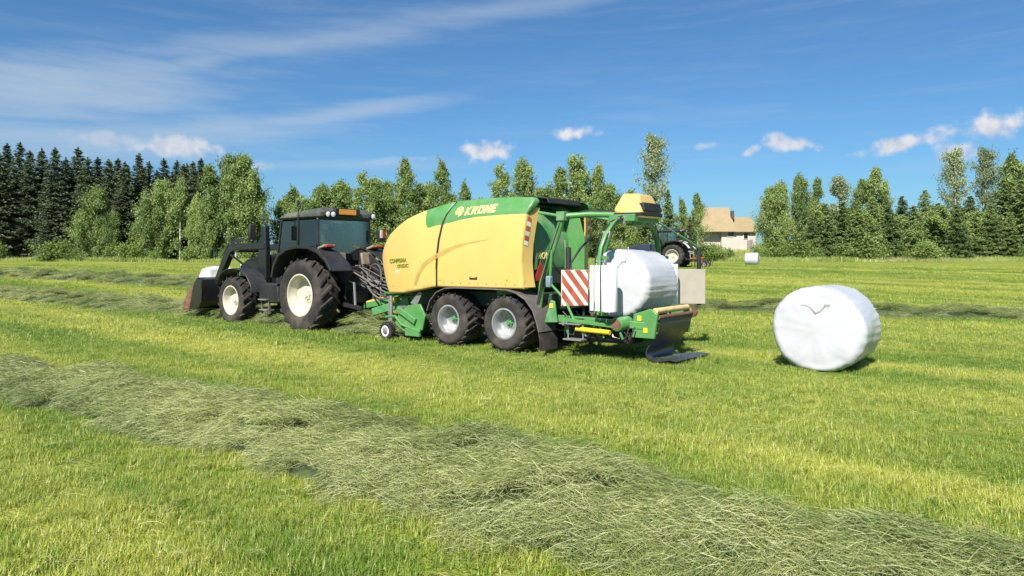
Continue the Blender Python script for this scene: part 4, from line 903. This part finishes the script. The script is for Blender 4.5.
# running gear
bb(MB().box((1.2,0,.92), (3.6,1.3,.30)).box((.9,0,.62), (1.8,.9,.2)), 'chassis', DKG, .02)
bb(MB().tube([(.24,-.7,.52),(.24,.7,.52)], .07, 12).tube([(1.57,-.7,.52),(1.57,.7,.52)], .07, 12).bar((.24,.55,.54),(1.57,.55,.54),.1,.16).bar((.24,-.55,.54),(1.57,-.55,.54),.1,.16), 'tandem_axle', DKG, .01)
for s in (1, -1):
    for x in (.17, 1.55): make_wheel(baler, (x, s*.90, .525), .525, .50, .275, s, 22, .026, SIL, GRND, 'wheel', .06, .26, .55)
    fp = [(2.10,.66),(2.02,.86),(1.85,1.03),(1.62,1.115),(1.35,1.13),(.4,1.13),(.1,1.125),(-.12,1.08),(-.33,.97),(-.49,.79),(-.58,.56),(-.62,.42)]
    fe = bb(MB().strip(fp, s*.63, s*1.17, -.022), 'wheel_fender', mat('dusty_grey_fender', (.085,.08,.075), .6, dust=.7, dustcol=(.17,.145,.12)), .006)
    for k in range(3): bb(MB().strip([(a+.0, b+.001) for a, b in fp[5:]], s*(.74+.15*k), s*(.77+.15*k), .012), 'fender_rib', MATS['dusty_grey_fender'], 0, fe)
    bb(MB().strip([(-.60,.47),(-.645,.28),(-.65,.10)], s*.64, s*1.16, -.014), 'mud_flap', RUB, .004, fe)
# drawbar, jack and hoses
bb(MB().bar((3.0,0,.80),(4.3,0,.74),.24,.2).bar((4.3,0,.74),(5.35,0,.56),.16,.14), 'drawbar', GRN, .015)
bb(MB().bar((3.05,.62,.98),(4.25,.30,.92),.16,.05), 'drawbar_cover', GRN, .01); bb(MB().bar((3.25,.55,.78),(4.35,.62,.50),.08,.17), 'swing_arm', GRND, .012)
bb(MB().box((3.62,.66,.80),(.12,.05,.14)), 'warning_sticker', YST, .004)
bb(MB().tube([(3.55,.80,.90),(3.55,.80,.36)], .035, 10).tube([(3.70,.72,.86),(3.70,.72,.22)], .02, 8).box((3.70,.72,.215),(.14,.14,.02)), 'jack_stand', STL, 0)
bb(MB().tube([(5.3,0,.62),(4.5,0,.82),(3.3,0,.95)], .055, 12), 'drive_shaft_guard', mat('yellow_plastic_guard', (.55,.40,.06), .5, dust=.4), 0)
rg = np.random.default_rng(3)
for k in range(11):
    y0 = rg.uniform(-.32, .36); y1 = rg.uniform(-.35, .5); z0 = rg.uniform(1.25, 1.62); z1 = rg.uniform(1.15, 1.5); sag = rg.uniform(.15, .6); side = rg.uniform(-.05, .45)
    P = [(5.72-(5.72-3.5)*t, y0+(y1-y0)*t+side*math.sin(math.pi*t), z0+(z1-z0)*t-sag*math.sin(math.pi*t)+.10*math.sin(2*math.pi*t)) for t in np.linspace(0, 1, 15)]
    bb(MB().tube(P, .014 if k % 3 else .02, 7), 'hydraulic_hose', HOS if k % 4 else HOSB, 0)
for k in range(3):
    c = (4.35-.3*k, .55-.1*k, 1.32+.05*k); rr = .22-.03*k
    bb(MB().tube([(c[0]+rr*math.cos(t), c[1]+.04*t*.2, c[2]+rr*1.15*math.sin(t)) for t in np.linspace(0, 6.6, 24)], .013, 7), 'hose_loop', HOS, 0)
bb(MB().box((3.55,.1,1.25),(.25,1.2,.5)).box((4.0,-.1,1.05),(.5,.5,.3)), 'gearbox', BLKM, .03)
# pickup
for s in (1, -1):
    bb(MB().prism([(3.20,.34),(3.10,.52),(2.80,.74),(2.45,.78),(2.30,.55),(2.38,.26),(2.62,.16),(2.95,.20)], s*.98, s*1.02), 'pickup_side_plate', GRN, .008)
    bb(MB().bar((2.55,s*1.05,.42),(3.08,s*1.05,.66),.05,.12), 'pickup_chain_guard', GRN, .01); bb(MB().tube([(3.46,s*1.02,.47),(3.15,s*1.05,.50),(2.95,s*1.06,.34),(2.4,s*1.06,.22)], .026, 8), 'pickup_bar', GRN, 0)
    bb(MB().box((2.62,s*1.05,.20),(.42,.06,.16)), 'pickup_skid', GRN, .01)
    bb(MB().prism([(2.8,.78),(2.55,1.02),(2.45,1.0),(2.6,.74)], s*.92, s*.96), 'pickup_hanger', STL, .005)
    make_wheel(baler, (3.33, s*1.10, .19), .19, .15, .10, s, 20, .008, WHP, STL, 'gauge_wheel', .15, .1)
bb(MB().tube([(2.78,-.97,.42),(2.78,.97,.42)], .2, 18), 'pickup_rotor', DKG, 0)
tn = MB()
for k in range(17):
    for a in range(5):
        t = a*1.257+k*.5; y = -.93+k*.116; tn.tube([(2.78+.2*math.cos(t), y, .42+.2*math.sin(t)), (2.78+.36*math.cos(t+.15), y, .42+.33*math.sin(t+.15))], .006, 4, False)
tag(bb(tn, 'pickup_tines', STL, 0), kind='stuff')
bb(MB().tube([(3.2,-.9,.62),(3.2,.9,.62)], .085, 14), 'crop_roller', STL, 0)
# ------------------------------------------------------------ wrapper at the rear
for s in (1, -1):
    bb(MB().tube([(-.42,s*.88,.72),(-.50,s*.88,1.27),(-.93,s*.87,2.42)], .055, 12), 'lift_frame_leg', GRN, 0)
    bb(MB().tube([(-.90,s*.87,2.44),(-1.3,s*.62,2.47),(-1.72,s*.30,2.46)], .052, 12), 'top_beam', GRN, 0)
    bb(MB().tube([(-.92,s*.87,2.44),(-.45,s*.92,2.52)], .03, 8).box((-.92,s*.87,2.44),(.16,.15,.16)), 'beam_joint', GRND, .01)
    bb(MB().tube([(-.70,s*.93,1.28),(-1.02,s*.93,1.0),(-1.30,s*.93,.48)], .022, 8).tube([(-.70,s*.93,1.28),(-.74,s*.93,1.85)], .022, 8), 'brace', GRN, 0)
    for k in range(2): bb(MB().tube([(-.44-.03*k,s*.95,.9),(-.53-.03*k,s*.95,1.3),(-.74,s*(.94-.02*k),1.9),(-.93,s*.92,2.38),(-1.25,s*.66,2.54),(-1.68,s*.34,2.53)], .011, 6), 'frame_hose', HOSB, 0)
    bb(MB().box((-.70,s*.95,1.30),(.10,.10,.2)), 'valve', mat('grey_blue_plastic', (.16,.24,.27), .5), .02)
    bb(MB().bar((-.55,s*.80,.66),(-2.45,s*.72,.62),.09,.12), 'lower_rail', GRN, .01)
    bb(MB().prism([(-.58,.58),(-.72,.98),(-.80,.96),(-.86,.6)], s*.90, s*.93), 'side_gusset', GRND, .005)
bb(MB().box((-.735,.938,.88),(.07,.012,.08)), 'warning_sticker', YST, .002)
bb(MB().bar((-1.05,.98,.66),(-2.15,.98,.60),.07,.06), 'outer_rail', GRN, .008)
bb(MB().tube([(-1.30,1.0,.52),(-1.95,1.0,.50)], .04, 12), 'yellow_cylinder', YST, 0)
bb(MB().tube([(-1.12,.98,.66),(-1.12,.98,.34)], .012, 6).tube([(-1.42,.98,.62),(-1.42,.98,.34)], .012, 6).box((-1.27,1.0,.34),(.36,.2,.025)).box((-1.2,1.0,.60),(.42,.16,.02)), 'step_ladder', STL, .003)
bb(MB().lathe([(0,.12),(.10,.12),(.115,.10),(.115,-.25),(0,-.25)], (-2.08,.90,.64), 22), 'roller_motor', GRN, 0); bb(MB().lathe([(0,.128),(.085,.127),(.09,.121)], (-2.08,.90,.64), 22), 'motor_cap', RSL, 0)
for x in (-1.45, -2.10): bb(MB().tube([(x,-.68,.62),(x,.66,.62)], .11, 20), 'table_roller', BLKM, 0)
bb(MB().prism([(-2.22,.42),(-2.62,.42),(-2.68,.82),(-2.55,.90),(-2.25,.80)], .70, .76), 'roller_bracket', GRN, .01); bb(MB().prism([(-2.22,.42),(-2.62,.42),(-2.68,.82),(-2.55,.90),(-2.25,.80)], -.58, -.54), 'roller_bracket', GRN, .01)
for x, z in ((-2.36,.74),(-2.47,.55)): bb(MB().box((x,.765,z),(.07,.008,.08)), 'warning_sticker', YST, .002)
bb(MB().tube([(-2.60,-.52,.86),(-2.60,.68,.86)], .05, 16), 'rear_roller', ROLY, 0)
bb(MB().tube([(-2.66,-.58,.76),(-2.66,.70,.76)], .035, 12).lathe([(0,-.61),(.1,-.61),(.1,-.57),(0,-.57)], (-2.66,0,.78), 16), 'mat_rod', RSL, 0)
mp = [(-2.70,.78),(-2.72,.66),(-2.68,.50),(-2.58,.36),(-2.47,.24),(-2.43,.14),(-2.47,.06),(-2.58,.03),(-2.72,.05),(-2.88,.08),(-3.02,.07)]
mq = []
for i in range(len(mp)-1):
    for t in (0, .5): mq.append((mp[i][0]+(mp[i+1][0]-mp[i][0])*t, mp[i][1]+(mp[i+1][1]-mp[i][1])*t))
mq.append(mp[-1]); mt = MB().strip([(x+.05, z) for x, z in mq], .64, -.53, .012)
mt.v = [(x+.05*math.sin(y*3.1+x*4)*max(0, min(1, (.4-z)*3)), y, z+.02*math.sin(y*5+x*3)*max(0, min(1, (.3-z)*4))) for x, y, z in mt.v]
bb(mt, 'rubber_mat', MATR, 0, smooth=80)
bb(MB().bar((-.6,0,.55),(-2.3,0,.52),.5,.16).box((-1.75,.0,.5),(.4,1.2,.2)), 'table_base', DKG, .02)
rg = np.random.default_rng(9)
for k in range(9):
    a = (rg.uniform(-1.3,-.9), rg.uniform(.5,.95), rg.uniform(.45,.8)); b = (rg.uniform(-2.1,-1.6), rg.uniform(.6,.98), rg.uniform(.42,.7)); sg_ = rg.uniform(.05,.2)
    bb(MB().tube([(a[0]+(b[0]-a[0])*t, a[1]+(b[1]-a[1])*t, a[2]+(b[2]-a[2])*t-sg_*math.sin(math.pi*t)) for t in np.linspace(0, 1, 10)], .012, 6), 'wrapper_hose', HOSB if k % 2 else HOS, 0)
bb(MB().box((-1.55,.55,.40),(1.3,.5,.20)).box((-1.15,.62,.58),(.4,.4,.22)).tube([(-1.0,.7,.42),(-1.0,.7,.75)],.06,12), 'valve_assembly', BLKM, .02)
for k in range(12):
    x0 = -1.0-.1*k; bb(MB().tube([(x0,.86,.62),(x0-.05,.9,.42+.05*(k % 3)),(x0-.16,.88,.40),(x0-.22,.84,.60)], .012, 6), 'wrapper_hose', HOSB if k % 3 else STL, 0)
for k in range(4): bb(MB().bar((-1.0-.35*k,.96,.66),(-1.12-.35*k,.96,.40),.03,.03), 'frame_strut', GRND, .004)
# turning arms with film rolls
CX = -1.85
bb(MB().tube([(CX,0,2.28),(CX,0,2.52)], .14, 18).box((CX,0,2.40),(.5,.9,.12)), 'arm_pivot', GRND, .01)
for s in (1, -1):
    A_ = [(CX,s*.15,2.36),(CX,s*.45,2.355),(CX+.01,s*.70,2.28),(CX+.03,s*.90,2.10),(CX+.05,s*1.02,1.88),(CX+.06,s*1.05,1.7),(CX+.06,s*1.05,.86)]
    arm = bb(MB().tube(A_, .048, 12), 'wrapping_arm', GRN, 0)
    bb(MB().bar((CX+.06,s*1.05,1.72),(CX-.12,s*1.1,1.72),.06,.06).bar((CX+.06,s*1.05,.80),(CX-.12,s*1.1,.80),.06,.05), 'roll_bracket', GRN, .006, arm)
    r_ = MB().lathe([(.02,0),(.125,0),(.13,.01),(.13,.74),(.125,.75),(.04,.75),(.04,.79),(0,.79)], (CX-.16,s*1.12,.85), 28, 'z'); bb(r_, 'film_roll', WHR, 0, arm)
    bb(MB().lathe([(0,0),(.045,0),(.045,.74),(0,.74)], (CX+.03,s*1.17,.86), 14, 'z').lathe([(0,0),(.035,0),(.035,.74),(0,.74)], (CX+.15,s*1.15,.86), 14, 'z'), 'stretch_roller', WHP, 0, arm)
    for dx in (-.055, .058):
        bb(MB().tube([(a+dx, b, c+.045) if k < 3 else (a+dx, b+s*.045, c) for k, (a, b, c) in enumerate(A_)], .011, 6), 'arm_hose', HOSB, 0, arm)
    for k in (1, 3, 5): bb(MB().box(A_[k], (.15,.05,.12), (s*.35*(k > 2), 0, 0)), 'hose_clamp', STL, .004, arm)
    bb(MB().tube([(CX+.02,s*.62,2.30),(CX-.02,s*.62,2.42),(CX,s*.2,2.46)], .02, 8), 'arm_brace', GRN, 0, arm)
hd = MB(); vs = [(-1.72,.36,2.44),(-2.16,.38,2.40),(-2.16,-.42,2.40),(-1.72,-.40,2.44), (-1.66,.40,2.54),(-2.20,.40,2.45),(-2.20,-.44,2.45),(-1.66,-.42,2.54), (-1.74,.20,2.84),(-2.04,.18,2.82),(-2.04,-.30,2.82),(-1.74,-.32,2.84)]
hd.add(vs, [(3,2,1,0),(8,9,10,11)]+[(a+k, a+(k+1) % 4, a+4+(k+1) % 4, a+4+k) for a in (0, 4) for k in range(4)])
hood = bb(hd, 'drive_hood', YEL, .035); bb(MB().box((-2.15,-.02,2.58),(.10,.62,.15),(0,.2,0)), 'hood_grille', BLKM, .01, hood)
bb(MB().box((-1.9,0,2.46),(.6,.8,.06)), 'hood_base', BLKM, .01)
# warning boards
bd = MB().box((0,0,0), (.02,.52,.62)); bdo = bb(bd, 'warning_board', WHS, .004); bdo.location = (-1.13,.79,1.20); bdo.rotation_euler = (0,0,R(-28))
def clip_poly(poly, w2_, h2):
    for ax, sgn, lim in ((0, 1, w2_), (0, -1, w2_), (1, 1, h2), (1, -1, h2)):
        out = []
        for i in range(len(poly)):
            a, b = poly[i], poly[(i+1) % len(poly)]; da, db = sgn*a[ax]-lim, sgn*b[ax]-lim
            if da <= 0: out.append(a)
            if (da < 0 < db) or (db < 0 < da): t = da/(da-db); out.append((a[0]+(b[0]-a[0])*t, a[1]+(b[1]-a[1])*t))
        poly = out
        if not poly: return []
    return poly
for k in range(-4, 5):
    c = k*.205+.03; pl = clip_poly([(c-1, 1.25), (c-1+.115, 1.25), (c+1+.115, -1.25), (c+1, -1.25)], .258, .308)
    if len(pl) < 3: continue
    # board seen from the rear: picture-right is -y
    n = len(pl); bb(MB().add([(-.0115, -a, b) for a, b in pl]+[(-.014, -a, b) for a, b in pl], [tuple(range(n)), tuple(range(2*n-1, n-1, -1))]+[(i, (i+1) % n, n+(i+1) % n, n+i) for i in range(n)]), 'red_stripe', REDS, 0, bdo)
bb(MB().tube([(-1.16,.55,.7),(-1.12,.56,1.5)], .025, 8).tube([(-1.05,.72,1.25),(-.98,.70,1.62),(-1.0,.42,1.88),(-.95,.05,2.05)], .02, 8), 'board_post', BLKM, 0)
bb(MB().tube([(-.95,.72,.8),(-.95,.72,1.9)], .05, 8), 'black_column', BLKM, 0)
fb = bb(MB().box((-2.12,-1.58,1.17), (.02,.70,.66),(0,0,R(-50))), 'side_screen', BGE, .004); bb(MB().tube([(-2.2,-1.94,.80),(-2.2,-1.94,1.92)], .04, 10), 'screen_post', BLKM, 0)
bb(MB().tube([(-1.95,-.45,2.42),(-2.1,-1.2,2.16)], .014, 6).tube([(-2.1,-1.2,2.16),(-2.2,-1.94,1.90)], .028, 8), 'screen_stay', GRND, 0)

# ------------------------------------------------------------ bales
from mathutils import noise as mn
def make_bale(name, Rr, L, seed, label, flap=False, sag=.0, group='white wrapped bales'):
    prof = [(0, .035), (.12, .034), (.26, .03), (.40, .022), (.5, .01), (.56, 0)]
    pts = [(r*(Rr-.135)/.56, L/2+o) for r, o in prof]
    for t in np.linspace(0, math.pi/2, 7): pts.append((Rr-.12+.12*math.sin(t), L/2-.12+.12*math.cos(t)))
    ins = [(Rr, y) for y in np.linspace(L/2-.16, -L/2+.16, 18)]
    allp = pts+ins+[(r, -y) for r, y in pts[::-1]]
    seg = 120; vs = []; fs = []
    for i, (r, y) in enumerate(allp):
        for k in range(seg):
            t = 2*math.pi*k/seg; e = r/Rr
            bul = .045*mn.noise(Vector((math.cos(t)*1.1+seed, y*1.2, math.sin(t)*1.1)))+.016*mn.noise(Vector((math.cos(t)*3+seed, y*2.2, math.sin(t)*3)))
            cr = .006*abs(mn.noise(Vector((t*9.0, y*1.1+seed, 3))))*min(1, abs(e))+.004*mn.noise(Vector((t*26, y*.9, seed)))
            fr_ = (t*6.2+1.3*mn.noise(Vector((t*2.2, seed, y*.5)))) % 1.0; cr += .013*max(0, 1-abs(fr_-.5)*3.2)*min(1, max(0, mn.noise(Vector((t*1.7, seed+3, y*1.3)))+.55))*(abs(y) < L/2-.03)
            edge = max(0, 1-abs(abs(y)-L/2)/.22); cr *= (.55+.35*edge)
            rr = r*(1+bul)-(cr*2.2 if abs(y) < L/2-.02 else 0)
            yy = y+(.022*mn.noise(Vector((math.cos(t)*e*2.4, math.sin(t)*e*2.4, seed+5)))+.008*mn.noise(Vector((math.cos(t)*e*7, math.sin(t)*e*7, seed+9))))*(1 if y > 0 else -1)*(abs(y) > L/2-.1)
            x, z = rr*math.cos(t)*(1+sag), rr*math.sin(t)*(1-sag)
            fl = -Rr*(.95-sag)
            if z < fl+.04: z = fl+.04-(.04)*(1-math.exp(-(fl+.04-z)/.04))
            vs.append((x, yy, z))
    for i in range(len(allp)-1):
        for k in range(seg):
            k2 = (k+1) % seg; fs.append((i*seg+k, i*seg+k2, (i+1)*seg+k2, (i+1)*seg+k))
    zmin = min(v[2] for v in vs); me = bpy.data.meshes.new(name); me.from_pydata([(x, y, z-zmin) for x, y, z in vs], [], fs)
    bm = bmesh.new(); bm.from_mesh(me); bmesh.ops.remove_doubles(bm, verts=bm.verts, dist=1e-5); bmesh.ops.recalc_face_normals(bm, faces=bm.faces); bm.to_mesh(me); bm.free()
    o = tag(link(name, me, WHT, smooth=180), label, 'bale', group)
    if flap:   # torn film tail folded in a V on the end face
        path = [(-.22,.36,.004),(-.13,.355,.02),(-.085,.345,.028),(-.055,.30,.035),(.005,.245,.05),(.05,.265,.035),(.10,.32,.035),(.135,.375,.03),(.17,.385,.012),(.2,.37,.004)]
        V = []
        for i, (x, z, d) in enumerate(path):
            wv = .035+.02*(i % 2); V += [(-x, L/2+.012, z-zmin-wv*.5), (-x, L/2+.028+d*.45, z-zmin+wv*.3), (-x-.012, L/2+.030+d*.5, z-zmin+wv*1.0), (-x-.01, L/2+.012, z-zmin+wv*2.2)]
        fs = [(a*4+k, a*4+k+1, a*4+5+k, a*4+4+k) for a in range(len(path)-1) for k in range(3)]
        m2 = MB().add(V, fs); m2.build('film_tail', WHT, o, smooth=60)
    return o
b0 = make_bale('wrapped_bale', .60, 1.22, 3.3, 'glossy white wrapped bale lying on the wrapping table of the baler', True)
p = loc2w(-1.82, -.02, .70); b0.location = p; b0.rotation_euler = (0, 0, HEAD)
b1 = make_bale('wrapped_bale', .675, 1.22, 8.1, 'large white wrapped bale standing alone on the grass at right', True, .02)
nb = Vector((4.60, 10.60, 0))-n_*.61; b1.location = (nb.x, nb.y, .0); b1.rotation_euler = (0, 0, HEAD)
b2 = make_bale('wrapped_bale', .62, 1.2, 12.4, 'small far white wrapped bale near the field edge below the farmhouse', False, .03)
q = gp(752, 66.5); b2.location = q; b2.rotation_euler = (0, 0, R(62))
# ------------------------------------------------------------ second tractor far across the field, with a rake
hd2 = HEAD+R(6); q = Vector(gp(673, 52.)); dv = Vector((math.cos(hd2), math.sin(hd2), 0)); lt = Vector((-math.sin(hd2), math.cos(hd2), 0))
org = q-lt*.82
DBL = mat('dark_blue_hood', (.02,.03,.05), .5)
tr2 = empty('tractor', (org.x, org.y, g1(org.x, org.y)), hd2, label='distant dark blue tractor with white rear fenders, half hidden by the baler', cat='tractor')
make_tractor(tr2, DBL, CRM, mat('bright_white_plastic', (.75,.75,.75), .4), False, BLKM, DBL)
ro = org-dv*1.2; rk = empty('hay_rake', (ro.x, ro.y, g1(ro.x, ro.y)), hd2, label='low orange hay rake trailing behind the distant tractor', cat='rake')
MB().bar((.7,0,.62),(-.9,0,.72),.09,.09).build('beam', ORP, rk, .01)
for s in (1, -1):
    MB().bar((-.5,0,.7),(-.7,s*.7,.5),.07,.07).build('arm', ORP, rk, .01)
    rr = MB().lathe([(.0,0),(.10,0),(.10,.10),(0,.10)], (-.7,s*.7,.42), 14, 'z')
    for k in range(9):
        t = k*.698; rr.tube([(-.7,s*.7,.46),(-.7+.55*math.cos(t),s*.7+.55*math.sin(t),.42)], .015, 6).box((-.7+.55*math.cos(t),s*.7+.55*math.sin(t),.24),(.03,.03,.34))
    rr.build('rotor', BLKM, rk); make_wheel(rk, (-1.0, s*.35, .22), .22, .14, .12, s, 16, .01, STL, STL, 'wheel')
